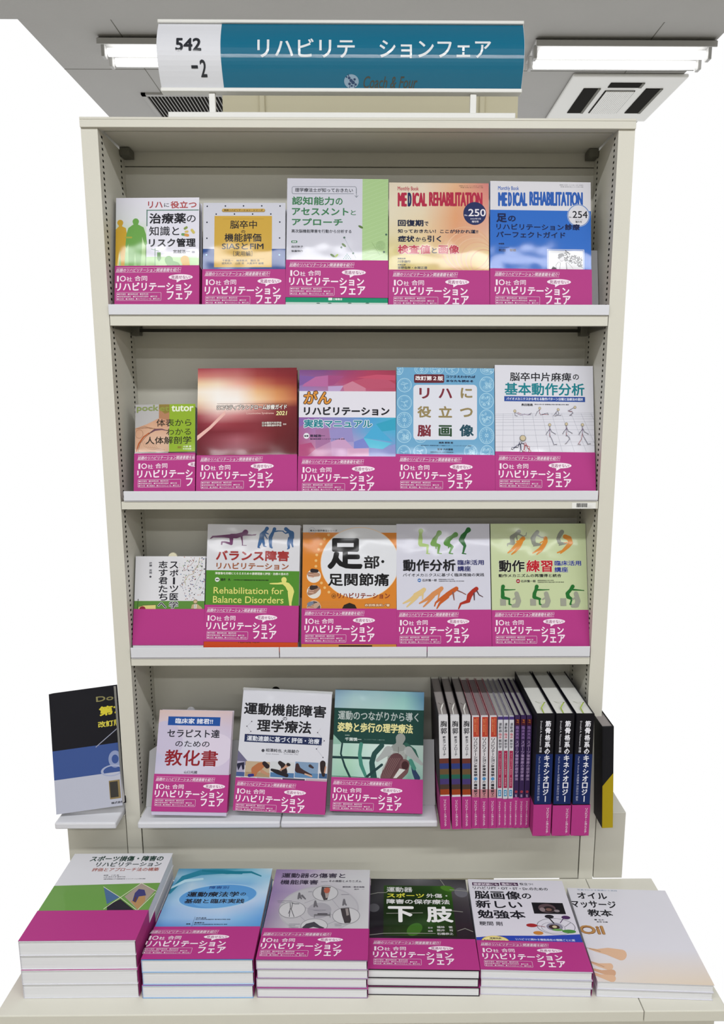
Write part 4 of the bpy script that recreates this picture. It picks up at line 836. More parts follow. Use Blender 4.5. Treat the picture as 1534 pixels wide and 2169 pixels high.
def d_tsu(p):
    p.reg(690, 1440, 240)
    p.grad([['#5c7c9c', '#7c9cb0', '#8cb0b8', '#6c9cac', '#4c6c9c'], ['#7c9cb8', '#a0c0c4', '#9cbcc0', '#8cbcb8', '#3c6c94'], ['#8cacc0', '#a8c4c4', '#a4c8c4', '#9cccc4', '#5c84a8']], 40, 100, 1400, 405)
    p.full(395, 880, '#14403a'); 
    p.grad([['#b9d4cc', '#a8ccc0', '#c4dcd4', '#d0dcd8', '#a9c4bc', '#c0d4cc'], ['#a4c4b8', '#a8d0b8', '#b8d8d0', '#c8d4d0', '#8cb4a8', '#b4ccc4'], ['#9cc4b4', '#8cbca4', '#b4d4cc', '#c4d0cc', '#6c9c8c', '#8cb0a8']], 20, 870, 1400, 1370)
    p.poly([(90, 720), (210, 850), (210, 870), (80, 870)], '#8cb4a4')
    D = '#163a3c'
    p.line([(80, 1045), (590, 1060)], 34, D); p.limb([(225, 860, 12), (205, 1000, 12), (260, 1170, 14), (330, 1320, 14)], D); p.limb([(480, 870, 26), (460, 1010, 24), (480, 1150, 26), (540, 1300, 20)], '#3f8474')
    p.limb([(760, 890, 34), (660, 1000, 34), (625, 1120, 36), (650, 1320, 44)], '#1d4744'); p.limb([(1090, 880, 30), (1200, 960, 24), (1240, 1060, 20)], '#2c5c50'); p.limb([(560, 1310, 18), (760, 1150, 18)], D); p.limb([(1180, 1180, 24), (1200, 1250, 30), (1240, 1330, 40)], '#23385c'); p.limb([(1150, 1100, 30), (1200, 1200, 26)], '#3f8474'); p.line([(60, 1300), (720, 1330)], 8, '#2c5c50')
    Bd = '#8f9490'
    p.limb([(1015, 790, 66), (1000, 860, 46), (990, 900, 60), (985, 985, 130), (965, 1070, 130)], Bd); p.limb([(850, 960, 66), (770, 1030, 36), (700, 1090, 22)], '#a4a9a8'); p.limb([(1120, 960, 60), (1210, 1060, 36), (1300, 1140, 20)], '#a4a9a8')
    for k in range(9): p.line([(880+k*3, 960+k*20), (980, 985+k*17), (1090-k*4, 955+k*18)], 5, '#c4c8c4')
    p.line([(985, 910), (985, 1080)], 8, '#70706c'); p.limb([(955, 1090, 100), (900, 1190, 96), (830, 1320, 90)], '#5c3c40'); p.limb([(1070, 1140, 66), (1060, 1230, 60), (960, 1330, 60)], '#6c4a4c'); p.ell(1075, 1160, 48, 60, '#3c1c20')
    for k in range(7): p.line([(1010-k*26, 1060), (930-k*26, 1200), (860-k*18, 1330)], 5, '#8c6c6c')
    p.poly([(1000, 1200), (1080, 1215), (960, 1330), (915, 1330)], '#cfd0cc')
    p.text('運動のつながりから導く', 168, 430, 1258, 555, '#aebab8', 3.5); p.text('姿勢と歩行の理学療法', 160, 585, 1182, 715, '#e2dc9c', 6); p.text('編著▶', 262, 742, 330, 756, '#9cb0a8', .8); p.text('千葉慎一', 262, 780, 485, 828, '#c9d4d0', 3); p.text('フィジオケアサポート整形外科', 520, 802, 800, 820, '#6c8c84', .8)
book('rehab_book', 'dark green book with an anatomical torso, rightmost face-on book of the lowest shelf', R4, ((710.3, 1462), (898.9, 1465), (894.2, 1731.8), (699.4, 1726.3)), .020, '#14403a', '#2a2024', d_tsu, 1648.5, (707.2, 1653.5), sy=.9, band_lo=1727)
# ------------------------------------------------------------------ spine-out books on the right of the lowest shelf
def spine_book(name, label, group, xt, xb, Yf, pyt, top_m, front, draw, bt, edge, ribbon=None, vt=None, copy=None, fold=0):
    """xt, xb: photo x range of spine at top/bottom; stands upright on the shelf, spine to the front"""
    zb = Z_S4+.0004; zt = onY(xt[0]*.5+xt[1]*.5, pyt, Yf).z; H = zt-zb
    pb = zat(1500, Yf)
    q = lambda x, z: None
    def xw(px, z):   # x on the plane Y = Yf at height z seen at photo column px
        lo, hi = 1300, 1900
        for _ in range(30):
            m_ = (lo+hi)/2
            if onY(px, m_, Yf).z > z: lo = m_
            else: hi = m_
        return onY(px, lo, Yf).x
    tl, tr, bl_, br = xw(xt[0], zt), xw(xt[1], zt), xw(xb[0], zb), xw(xb[1], zb)
    w_ = (tr-tl+br-bl_)/2*.912; D = DEP-.002-Yf
    phi = math.atan2(((tl+tr)-(bl_+br))/2, H)
    S_ = Vector((math.cos(phi), 0, -math.sin(phi))); T_ = Vector((math.sin(phi), 0, math.cos(phi))); N_ = Vector((0, -1, 0))
    O_ = Vector(((bl_+br)/2, Yf, zb+abs(math.sin(phi))*w_/2))
    M = frame(O_, S_, T_, N_); e = empty(name, label=label, cat='book', group=group, mtx=M)
    t = .0007; x = w_/2; f_, s_ = colr(edge), colr(front)
    c_ = MB(); c_.box(-x, -x+t, 0, H, -D, -.001, f_); c_.box(x-t, x, 0, H, -D, -.001, f_)
    k = 6; pr = []
    for i in range(k+1):
        a = -math.pi/2+math.pi*i/k; pr.append((x*math.sin(a), -.0022*(1-math.cos(a))))
    n = len(c_.v); c_.v += [(a, 0, b) for a, b in pr]+[(a, H, b) for a, b in pr]+[(-x, 0, -.004), (x, 0, -.004), (-x, H, -.004), (x, H, -.004)]; c_.c += [s_]*(2*k+6)
    for i in range(k): c_.f.append((n+i, n+i+1, n+k+1+i+1, n+k+1+i))
    c_.f.append(tuple([n+i for i in range(k, -1, -1)]+[n+2*k+2, n+2*k+3])); c_.f.append(tuple([n+k+1+i for i in range(k+1)]+[n+2*k+5, n+2*k+4]))
    c_.build('cover', M_MATTE, e)
    g = MB(); g.box(-x+t, x-t, .003, H-.003, -D+.003, -.0035); g.build('pages', top_m, e)
    p = Print(M, -x*.97, x*.97, 0, H, .0002); p.V = (xt, xb, pyt); p.w = w_; p.Hh = H; draw(p); p.build('spine_print', M_MATTE, e)
    if bt:
        yb = p.loc((xt[0]+xt[1])/2, bt)[1]; b = MB(); cb = colr(MAG); ee = .0004
        b.box(-x-ee, x+ee, .0012, yb, .0006, .0009, cb); b.box(-x-ee-.0003, -x-ee, .0012, yb, -D*.98, .0009, cb); b.box(x+ee, x+ee+.0003, .0012, yb, -D*.98, .0009, cb)
        b.build('paper_band', M_MATTE, e)
        L = Print(M, -x, x, 0, H, .0011); hw = min(.0042, x*.62)*.5; cx_ = min(x-hw-.0012, x*.25) if w_ > .02 else 0
        if w_ > .02: cx_ = x*.62
        y1 = yb-.006; y0 = .006; s9 = 'リハビリテーションフェア'; hh = (y1-y0)/len(s9)
        for i, ch in enumerate(s9):
            ya = y1-i*hh
            if ch == 'ー': L.lpoly([(cx_-.0003, ya-hh*.92), (cx_+.0003, ya-hh*.92), (cx_+.0003, ya-hh*.08), (cx_-.0003, ya-hh*.08)], '#ecd2e4'); continue
            L._put(glyphs(ch, 1), cx_-hw, cx_+hw, ya-hh*.92, ya-hh*.08, colr('#ecd2e4'), .00018)
        L.build('band_lettering', M_MATTE, e)
    if ribbon:
        s = MB(); pts = [(-.3, -.030), (.0, -.018), (.5, -.030), (.2, -.012), (-.1, -.004), (.0, .0006)]
        vs = []; fs = []
        P3 = [Vector((a*x, H-.0025+hz, b)) for (a, b), hz in zip([(-.35, -.060), (.1, -.050), (.55, -.044), (.25, -.034), (-.15, -.026), (-.1, -.010)], (0, .003, .006, .008, .003, .0))]
        for i, q_ in enumerate(P3): s.v += [tuple(q_+Vector((-.0011, 0, 0))), tuple(q_+Vector((.0011, 0, .0006)))]
        s.f = [(2*i, 2*i+1, 2*i+3, 2*i+2) for i in range(len(P3)-1)]; s.build('bookmark_ribbon', ribbon, e)
    return e, M, w_, H
ZZ = lambda x: 880+x/3.835
ZY = lambda y: 1420+y/3.835
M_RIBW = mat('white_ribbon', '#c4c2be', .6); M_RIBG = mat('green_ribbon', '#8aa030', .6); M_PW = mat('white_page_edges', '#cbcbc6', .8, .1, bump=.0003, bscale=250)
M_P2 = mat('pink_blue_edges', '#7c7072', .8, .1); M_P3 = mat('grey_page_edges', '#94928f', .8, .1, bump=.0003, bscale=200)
def sp(p, y0, y1, c_, x0=-1, x1=1):
    p.n += 1; h = p.w/2; a = p.H0(y0); b = p.H0(y1); p.lpoly([(x0*h, b), (x1*h, b), (x1*h, a), (x0*h, a)], c_)
def H0(self, y):  # zoom row -> local height
    return self.loc(self.ctrpx, ZY(y))[1]
Print.H0 = H0
Print.ctrpx = property(lambda s: sum(s.V[0]+s.V[1])/4)
def st(p, t, u0, u1, y0, y1, c_, b=0):
    n = len(t); a = p.H0(y0); z_ = p.H0(y1); hh = (a-z_)/n; h = p.w/2; p.n += 1
    for i, ch in enumerate(t):
        if ch in ' 　': continue
        ya = a-i*hh; m_ = .06*hh
        if ch == 'ー': k = (u0+u1)/2*h; q = (u1-u0)*h*.09; p.lpoly([(k-q, ya-hh+m_), (k+q, ya-hh+m_), (k+q, ya-m_), (k-q, ya-m_)], c_); continue
        if ch == '一': k = ya-hh/2; p.lpoly([(u0*h, k-hh*.07), (u1*h, k-hh*.07), (u1*h, k+hh*.07), (u0*h, k+hh*.07)], c_); continue
        p._put(glyphs(ch, 1), u0*h, u1*h, ya-hh+m_, ya-m_, colr(c_), b*.00025)
def sr(p, t, u0, u1, y0, y1, c_, b=0):  # latin turned a quarter
    a = p.H0(y0); z_ = p.H0(y1); p.n += 1; h = p.w/2
    v, f, _ = glyphs(t, 1); g = ([(x_, y_) for x_, y_ in v], f, 1); p._put(g, u0*h, u1*h, z_, a, colr(c_), b*.0002, rot=True)
def s_kyo(p):
    sp(p, 365, 720, '#d6d6da'); 
    for a, b, c_ in ((715, 755, '#6a3830'), (755, 800, '#34407c'), (800, 845, '#6a5438'), (845, 880, '#2c6454'), (880, 925, '#4a3c74'), (925, 965, '#4c3c34'), (965, 1010, '#9c4420')): sp(p, a, b, c_)
    sp(p, 1010, 1030, '#d6d6da'); st(p, '胸郭', -.62, .72, 405, 520, INK, .9); st(p, '統合アプローチ', -.2, .42, 530, 695, '#30303c', .6)
def s_rih(p):
    sp(p, 372, 1040, '#d6d3d8'); sp(p, 378, 540, '#b84434', -.62, .95); st(p, '知りたいことが今すぐわかる', .2, .6, 390, 525, '#e0a46c', 0); st(p, '医療介護従事者', -.35, .05, 395, 500, '#e0a46c', 0)
    st(p, 'リハビリテーション診療報酬', -.45, .45, 548, 862, INK, .9); p.n += 1; h = p.w/2; y = p.H0(880); cc = colr('#4c8cc0'); p.face([(h*.5*math.cos(i*.524), y+h*.5*math.sin(i*.524)) for i in range(12)], [cc]*12); st(p, '介護報酬マニ', -.45, .45, 895, 1040, INK, .9)
    sp(p, 965, 1040, '#c88a92'); st(p, '護報酬マニ', -.45, .45, 920, 1040, INK, .9)
def s_kai(p):
    sp(p, 372, 1040, '#d2d2da'); sp(p, 374, 400, '#4a3a78'); st(p, '運動器', -.6, .6, 425, 505, '#3c3c44', .6); st(p, '臨床', -.6, .6, 508, 555, '#b8505c', .6); st(p, '解剖学', -.6, .6, 558, 635, '#3c3c44', .6)
    sp(p, 652, 955, '#a02c50', -.75, .75); st(p, 'チーム別ベッド解剖学 徹底講座', -.3, .3, 670, 940, '#d6a8b8', 0); sp(p, 970, 1022, '#3c8cb8', -.6, .6); st(p, '学書', -.35, .35, 978, 1014, '#dfeaf0', .3)
def s_hiza(p):
    sp(p, 365, 1040, '#3c2a54'); sp(p, 375, 445, '#4c1c2c'); sr(p, 'PT', -.4, .4, 400, 430, '#c8782c', .6); sp(p, 375, 395, '#3c2a54')
    st(p, '臨床実践', -.6, .6, 450, 560, '#8c6ca4', .6); st(p, 'スポーツ傷害膝の理学療法', -.65, .65, 570, 895, '#a48cb4', .8); p.n += 1; h = p.w/2; y = p.H0(985); cc = colr('#a43c4c'); p.face([(h*.6*math.cos(i*.524), y+h*.6*math.sin(i*.524)) for i in range(12)], [cc]*12); st(p, '監', -.4, .4, 1005, 1030, '#c4a8cc', .3)
def s_kin(p):
    sp(p, 355, 680, '#16151a'); sp(p, 680, 1085, '#17295e'); st(p, '筋骨格系のキネシオロジー', -.02, .62, 405, 1070, '#e6e6ee', 1.7)
    sr(p, 'Donald A. Neumann 原著', -.62, -.34, 410, 668, '#c4c4cc', .4); sr(p, 'Paul D. Andrew 有馬慶美 日高正巳 監訳', -.66, -.40, 700, 1060, '#a8acc4', .3)
G = 'spine-out books standing on the lowest shelf'
def run(lst, name, lab, Yf, pyt, mt, fr, dr, bt, ed, rib=None, group=None):
    nm = ('left', 'middle', 'right')
    for i, (a, b, c_, d_) in enumerate(lst):
        spine_book(name, f'{nm[i]} of the three {lab}', group, (ZZ(a), ZZ(b)), (ZZ(c_), ZZ(d_)), Yf, ZY(pyt), mt, fr, dr, ZY(bt+(0, 6, 3)[i]) if bt else None, ed, rib[i % len(rib)] if rib else None)
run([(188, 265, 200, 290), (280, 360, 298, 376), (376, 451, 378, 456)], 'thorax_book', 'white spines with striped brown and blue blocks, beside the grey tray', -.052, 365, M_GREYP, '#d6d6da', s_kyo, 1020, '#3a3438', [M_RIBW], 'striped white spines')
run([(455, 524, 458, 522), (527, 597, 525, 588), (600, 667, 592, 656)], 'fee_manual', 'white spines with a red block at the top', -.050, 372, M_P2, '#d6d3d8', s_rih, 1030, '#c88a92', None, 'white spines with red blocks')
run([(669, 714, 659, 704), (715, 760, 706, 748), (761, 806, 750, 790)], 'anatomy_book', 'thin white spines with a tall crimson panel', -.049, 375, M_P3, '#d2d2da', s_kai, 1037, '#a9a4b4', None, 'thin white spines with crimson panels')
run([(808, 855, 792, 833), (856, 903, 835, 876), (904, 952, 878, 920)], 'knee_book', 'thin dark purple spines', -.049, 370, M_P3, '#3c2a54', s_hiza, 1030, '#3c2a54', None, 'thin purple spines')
run([(985, 1139, 946, 1100), (1142, 1303, 1104, 1256), (1306, 1466, 1258, 1410)], 'kinesiology_textbook', 'thick black and navy textbook spines', -.074, 356, M_PW, '#16151a', s_kin, 1088, '#24242c', [M_RIBG], 'thick black and navy textbooks')
# ------------------------------------------------------------------ flat stacks on the platform
def stack(n, fronty, fx, TL, TR, BR, BL, wid, nm, labels, group, front, draw, bt, head, sy, clr, Yfront=None, bandtext=True, shift=None):
    """n books lying flat; top cover corners in photo points; fronty = photo row of the lower front edge"""
    base = onZ(fx, fronty, Z_PLAT); yf = base.y
    fpt = BL or BR
    zt = onY(fx, (BL or BR)[1]*.5+(BR or BL)[1]*.5, yf).z
    h = (zt-Z_PLAT)/n
    pl_ = (Vector((0, 0, zt)), Vector((1, 0, 0)), Vector((0, 1, 0)), Vector((0, 0, 1)))
    c_, r_, d_, W, top, bot = fit(pl_, TL, TR, BR, BL, wid=wid)
    H = top-bot; rnd = random.Random(int(fx)); g0 = .0004
    for i in range(n):
        zi = Z_PLAT+h*(i+1)-g0*.3; j = 0 if i == n-1 else rnd.uniform(-.0018, .0018); j2 = 0 if i == n-1 else rnd.uniform(-.0012, .0016)
        th = h-g0
        org = c_+d_*bot
        M = frame(Vector((org.x+j, org.y+j2, zi)), Vector((r_.x, r_.y, 0)), Vector((d_.x, d_.y, 0)), Vector((0, 0, 1)))
        e = empty(nm, label=labels[i], cat='book', group=group, mtx=M)
        body(e, W, H, th, clr, clr, clr, -1, pin=.0015, pm=M_SIDE)
        b1 = None
        p = Print(M, -W/2, W/2, 0, H)
        if i == n-1:
            p.bt = Print(M, -1, 1, -1, 1).loc((TL or TR)[0], bt)[1] if bt else None; draw(p); p.build('cover_print', M_PRINT, e)
        if bt:
            b1 = Print(M, -1, 1, -1, 1).loc((TR or TL)[0], bt)[1] if TL is None else Print(M, -1, 1, -1, 1).loc((TL[0]+TR[0])/2 if TR else TL[0], bt)[1]
            if i == n-1:
                # band wraps the top cover and both edges
                s = MB(); cb = colr(MAG); s.box(-W/2-.0006, W/2+.0006, .001, b1, .0008, .00105, cb); s.box(-W/2-.0006, -W/2-.0003, .001, b1, -th*.95, .0008, cb); s.box(W/2+.0003, W/2+.0006, .001, b1, -th*.95, .0008, cb)
                s.build('paper_band', M_MATTE, e)
                if bandtext: put_band_art(e, M, W, .001, b1, head, False, sy)
            else:
                s = MB(); cb = colr(MAG); s.box(-W/2-.0006, W/2+.0006, .001, b1, .0001, .00025, cb); s.box(-W/2-.0006, -W/2-.0003, .001, b1, -th*.95, .0001, cb); s.box(W/2+.0003, W/2+.0006, .001, b1, -th*.95, .0001, cb); s.build('paper_band', M_MATTE, e)
    return W, H, h
M_SIDE = mat('book_page_edges', '#dcdde0', .75, .2)
nt = M_SIDE.node_tree; b_ = nt.nodes['Principled BSDF']; tc = nt.nodes.new('ShaderNodeTexCoord'); mp = nt.nodes.new('ShaderNodeMapping'); mp.inputs['Scale'].default_value = (4, 4, 1500)
n_ = nt.nodes.new('ShaderNodeTexNoise'); n_.inputs['Scale'].default_value = 1; mx = nt.nodes.new('ShaderNodeMix'); mx.data_type = 'RGBA'; mx.inputs[6].default_value = lin('#c2c3c7')+(1,); mx.inputs[7].default_value = lin('#e2e3e6')+(1,)
nt.links.new(tc.outputs['Object'], mp.inputs['Vector']); nt.links.new(mp.outputs['Vector'], n_.inputs['Vector']); nt.links.new(n_.outputs['Fac'], mx.inputs[0]); nt.links.new(mx.outputs[2], b_.inputs['Base Color'])
def d_s1(p):
    p.reg(240, 1790, 520); p.b = p.b; p.grad([['#dcdce2']*3]*2)
    p.text('スポーツ損傷・障害の', -140, 68, 314, 102, '#234038', 2.5); p.text('リハビリテーション', -105, 106, 300, 134, '#2c3c3c', 2); p.text('評価とアプローチ法の構築', -130, 142, 285, 164, '#9c4430', 1.2)
    p.text('編集　小林 聡', -60, 186, 36, 192, INK, .3); p.text('山田 東京大学 整形外科', -60, 196, 76, 203, INK, .3); p.text('佐藤 医療福祉大学 保健医療学部 リハビリテーション学科 教授', -60, 209, 200, 215, INK, .3)
    G_ = '#6d9c4c'; p.poly([(-600, 262), (295, 236), (290, 420), (-600, 420)], G_)
    p.poly([(70, 322), (175, 240), (262, 285), (152, 405)], '#a4978c'); p.poly([(110, 352), (200, 300), (200, 350), (152, 403)], '#b08a5c')
    p.poly([(135, 300), (160, 275), (195, 280), (205, 315), (160, 322), (140, 360), (120, 350)], '#3c3c74'); p.limb([(140, 330, 6), (134, 352, 5)], '#5a3a34')
    p.poly([(-40, 380), (45, 338), (135, 410), (-40, 420)], '#2c2830'); p.poly([(-60, 260), (42, 324), (-40, 370)], '#4c6c94')
    for a, b in (((-60, 262), (44, 328)), ((44, 328), (180, 236)), ((44, 328), (150, 410)), ((-60, 400), (44, 328)), ((150, 408), (262, 300)), ((175, 238), (275, 292))): p.line([a, b], 3, '#dfe0c8')
stack(4, 2113, 285, None, (366.5, 1807), (286.5, 1993), None, .186, 'sports_injury_book', ['lowest book of the tall left-hand stack with a green and white cover', 'second book from the bottom of the tall left-hand stack', 'third book from the bottom of the tall left-hand stack', 'top book of the tall left-hand stack, white cover with green tiles and plain magenta band'], 'tall left-hand stack', '#dcdce2', d_s1, 1928, None, .86, '#dcdce2', bandtext=False)
def d_s2(p):
    p.reg(244, 1800, 316)
    p.grad([['#5c9cc0', '#4c94b8', '#2c84a0', '#3c94b0', '#84bcd4', '#c4d8e4'], ['#a4c8dc', '#6cacd0', '#8cc0dc', '#9ccce4', '#94c8e4', '#9ccae4'], ['#4c9cc8', '#b4d0e4', '#8cbce4', '#7cb0e0', '#84b8e0', '#b4d4e8'], ['#7cb4d8', '#bcd4e8', '#c8d8e8', '#c4d8ec', '#b0d0ec', '#c0d8ec'], ['#94c0e4', '#b4d0e8', '#c8d8ec', '#ccd4e8', '#c4d4ec', '#a4c8ec'], ['#84b4e0', '#a4c4e8', '#b4cce8', '#bcd0e8', '#a4c4e8', '#7cb0e0'], ['#84b4e0', '#94bce4', '#a4c4e8', '#a4c8ec', '#84b8e4', '#64a0dc'], ['#4c8cd0', '#5c94d0', '#6ca0d8', '#74a8dc', '#64a0d8', '#5498d4']])
    p.limb([(560, 440, 14), (700, 290, 22), (880, 235, 26), (1100, 225, 22), (1300, 240, 12)], '#2c84a0'); p.limb([(900, 215, 10), (1150, 235, 16), (1400, 230, 10), (1500, 270, 6)], '#1f7c94'); p.limb([(560, 400, 8), (720, 320, 14), (900, 300, 10)], '#b9dcec')
    p.ell(1058, 478, 402, 124, '#a9d0ec', n=48, rot=.10); p.ell(1058, 478, 390, 116, '#5c9cd8', n=48, rot=.10); p.ell(1090, 520, 280, 70, '#6caae0', n=40, rot=.10)
    p.text('障害別', 970, 373, 1170, 403, '#2c4c8c', 2); p.text('運動療法学', 740, 432, 1275, 485, '#22222c', 3.5); p.text('の', 1288, 440, 1345, 472, '#22222c', 2.5); p.text('基礎と臨床実践', 715, 505, 1330, 552, '#22222c', 3)
    p.text('木村貞治', 830, 695, 938, 710, INK, 1); p.text('信州大学医学部保健学科 理学療法学専攻 教授', 826, 712, 1185, 722, INK, .5); p.text('高橋哲也', 815, 744, 918, 758, INK, 1); p.text('東京工科大学医療保健学部 理学療法学科 教授', 808, 763, 1152, 773, INK, .5); p.text('内　昌之', 798, 793, 905, 807, INK, 1); p.text('編集', 730, 758, 775, 770, INK, 1); p.line([(822, 690), (782, 805)], 2.5, '#3c4c5c')
stack(3, 2113.5, 416, (378.5, 1841), (578, 1838.5), (536, 2030), (298, 2037), None, 'exercise_therapy_book', ['lowest blue book of the second stack from the left', 'middle blue book of the second stack from the left', 'top book of the second stack, pale blue watery cover'], 'blue stack', '#84b4e0', d_s2, 1963.5, (321.4, 1973), .86, '#8cb4dc')
def d_s3(p):
    p.reg(530, 1830, 260)
    p.grad([['#8c78a4', '#9c88b0', '#bcb0c4', '#c9c6cc', '#ccccd0'], ['#9c84b0', '#b8a8c4', '#c4c0c8', '#ccccd0', '#d0d0d4'], ['#8f7aa6', '#a898b8', '#b4b0b8', '#c0bec4', '#ccccd0'], ['#967eaa', '#b4acb8', '#b0b0b4', '#b4b2b8', '#c9c9cd'], ['#8c7aa0', '#b8b4bc', '#bcbcc0', '#bcbcc2', '#cacace'], ['#94809f', '#c0bcc4', '#c4c4c8', '#c8c8cc', '#cccccf']])
    p.ell(860, 560, 500, 280, '#b3b2b8', n=48); p.ell(860, 560, 480, 265, '#bbbabf', n=48); p.ell(865, 580, 150, 95, '#a5a4ab', n=40)
    for a, b in (((680, 490), (840, 430)), ((1020, 440), (1120, 560)), ((620, 650), (740, 760)), ((1100, 700), (930, 770)), ((660, 540), (1040, 640))): p.line([a, b], 4, '#94949c')
    for x, y, rx, ry in ((940, 365, 152, 90), (525, 575, 160, 95), (1200, 648, 165, 97), (800, 775, 162, 85)): p.ell(x, y, rx+8, ry+7, '#8c8c90', n=40); p.ell(x, y, rx, ry, '#c9c9cc', n=40)
    p.poly([(895, 285), (1010, 290), (985, 350), (965, 450), (920, 455), (885, 380)], '#4c4648'); p.poly([(925, 300), (1005, 300), (975, 420), (945, 430)], '#a89c98'); p.ell(960, 332, 38, 36, '#b4614c')
    p.poly([(1130, 560), (1235, 548), (1262, 700), (1250, 740), (1180, 742), (1150, 650)], '#403c3e'); p.poly([(1190, 560), (1225, 556), (1235, 640), (1205, 650)], '#948c8a')
    for pts in (((500, 490), (505, 560), (480, 620)), ((530, 490), (515, 570), (548, 660)), ((500, 560), (490, 660)), ((520, 490), (560, 500), (610, 500))): p.line(list(pts), 8, '#55555a')
    p.poly([(645, 800), (700, 750), (800, 725), (870, 775), (930, 800), (900, 815), (790, 790), (700, 815)], '#44424a')
    for x, y in ((615, 400), (1175, 480), (815, 500)): p.limb([(x, y-30, 12), (x, y, 20), (x-14, y+35, 10)], '#6c6a70'); p.limb([(x, y, 14), (x+25, y+35, 9)], '#6c6a70')
    p.limb([(650, 400, 14), (690, 440, 8)], '#6c6a70'); p.rect(800, 632, 1000, 650, '#6c6c70'); p.line([(802, 640), (802, 672)], 7, '#6c6c70'); p.line([(1000, 612), (1000, 668)], 7, '#6c6c70'); p.limb([(850, 628, 10), (960, 628, 8)], '#55555a')
    for x0, y0, x1 in ((730, 350, 775), (1140, 385, 1235), (345, 465, 520), (350, 485, 430), (485, 755, 620), (485, 775, 560), (485, 795, 600), (1055, 755, 1140), (1060, 775, 1140), (795, 580, 945)): p.line([(x0, y0), (x1, y0)], 5, '#8c8894')
    p.text('運動器の傷害と', 395, 118, 1192, 178, '#3c3448', 3); p.text('機能障害', 378, 202, 850, 260, '#3c3448', 3); p.line([(885, 226), (970, 222)], 3, '#6c6478'); p.text('その病態とメカニズム', 985, 205, 1392, 232, '#55505c', 1); p.text('齋田実・板本浩聡', 1155, 282, 1430, 300, '#6a6672', 1.5); p.text('福井　一', 1300, 314, 1428, 326, '#6a6672', 1)
stack(4, 2113, 662, (586, 1842.5), (783.5, 1841.5), (779, 2032), (541, 2038), None, 'injury_mechanism_book', ['bottom book of the lilac stack, third stack from the left', 'second book up in the lilac stack, third stack from the left', 'second book down in the lilac stack, third stack from the left', 'top book of the third stack, lilac and grey cover with anatomy ovals'], 'lilac stack', '#c4c0c8', d_s3, 1967.5, (559.7, 1977.5), .86, '#a48cac')
def d_s4(p):
    p.reg(770, 1850, 260)
    p.grad([['#242426', '#3c3c40', '#6c6c70', '#44444a', '#2c2a2e'], ['#2c2c30', '#4c4c50', '#38383c', '#4c4a4c', '#5c5a60'], ['#3c3c40', '#232326', '#1c1c20', '#3a363a', '#484448'], ['#242228', '#18181c', '#1c1c1c', '#2c262c', '#38323a'], ['#1c1a20', '#141418', '#181a18', '#2a242a', '#2c262c'], ['#2c2a30', '#222026', '#202020', '#2c262c', '#242026']])
    p.grad([['#2c4c1c', '#1f3814', '#24441a', '#3c6c1f'], ['#1f3414', '#182c10', '#1c3414', '#2c5418'], ['#182c10', '#14240c', '#1c3014', '#22401a'], ['#182c10', '#1c3414', '#2a4c1c', '#1c3414'], ['#1c3014', '#244418', '#1c3414', '#16280e']], 252, 155, 1130, 785)
    p.ell(640, 700, 120, 62, '#3c6c24', rot=.9); p.ell(1050, 190, 90, 32, '#4c7c28', rot=-.3); p.ell(130, 430, 70, 52, '#55555a'); p.ell(1220, 240, 80, 60, '#6c6c74', rot=.4)
    for pts in (((85, 262), (180, 242), (290, 240)), ((290, 500), (740, 494)), ((75, 770), (250, 750), (500, 748)), ((500, 748), (900, 752)), ((960, 80), (1010, 150)), ((1080, 205), (1310, 225)), ((1110, 470), (1240, 482)), ((1180, 720), (1270, 690), (1370, 730))): p.line(list(pts), 7, '#94948c')
    p.text('運動器', 290, 172, 612, 235, '#dcdcdc', 3); p.text('スポーツ', 292, 250, 760, 305, '#dcd84c', 5); p.text('外傷・', 785, 255, 1050, 308, '#dcdcdc', 3); p.text('障害の保存療法', 290, 325, 1078, 385, '#dcdcdc', 4); p.text('下', 305, 412, 632, 612, '#ececec', 20); p.text('肢', 785, 415, 1118, 615, '#ececec', 16)
    p.text('監修', 808, 672, 868, 692, '#b4b4b4', 1); p.text('編集', 808, 712, 868, 734, '#b4b4b4', 1); p.text('福林　徹', 918, 660, 1115, 688, '#cccccc', 2); p.text('熊井　司', 918, 700, 1118, 728, '#cccccc', 2); p.text('石橋恭之', 920, 742, 1125, 772, '#cccccc', 2)
stack(3, 2108, 895, (785, 1862.5), (986.5, 1862), (1015.5, 2055), (779.5, 2056), None, 'sports_surgery_book', ['bottom book of the black-covered stack in the middle right', 'middle book of the black-covered stack in the middle right', 'top book of the fourth stack, black and dark green cover with large white title'], 'black stack', '#2c2a2e', d_s4, 1989, (792.2, 1995), .86, '#2c282c')
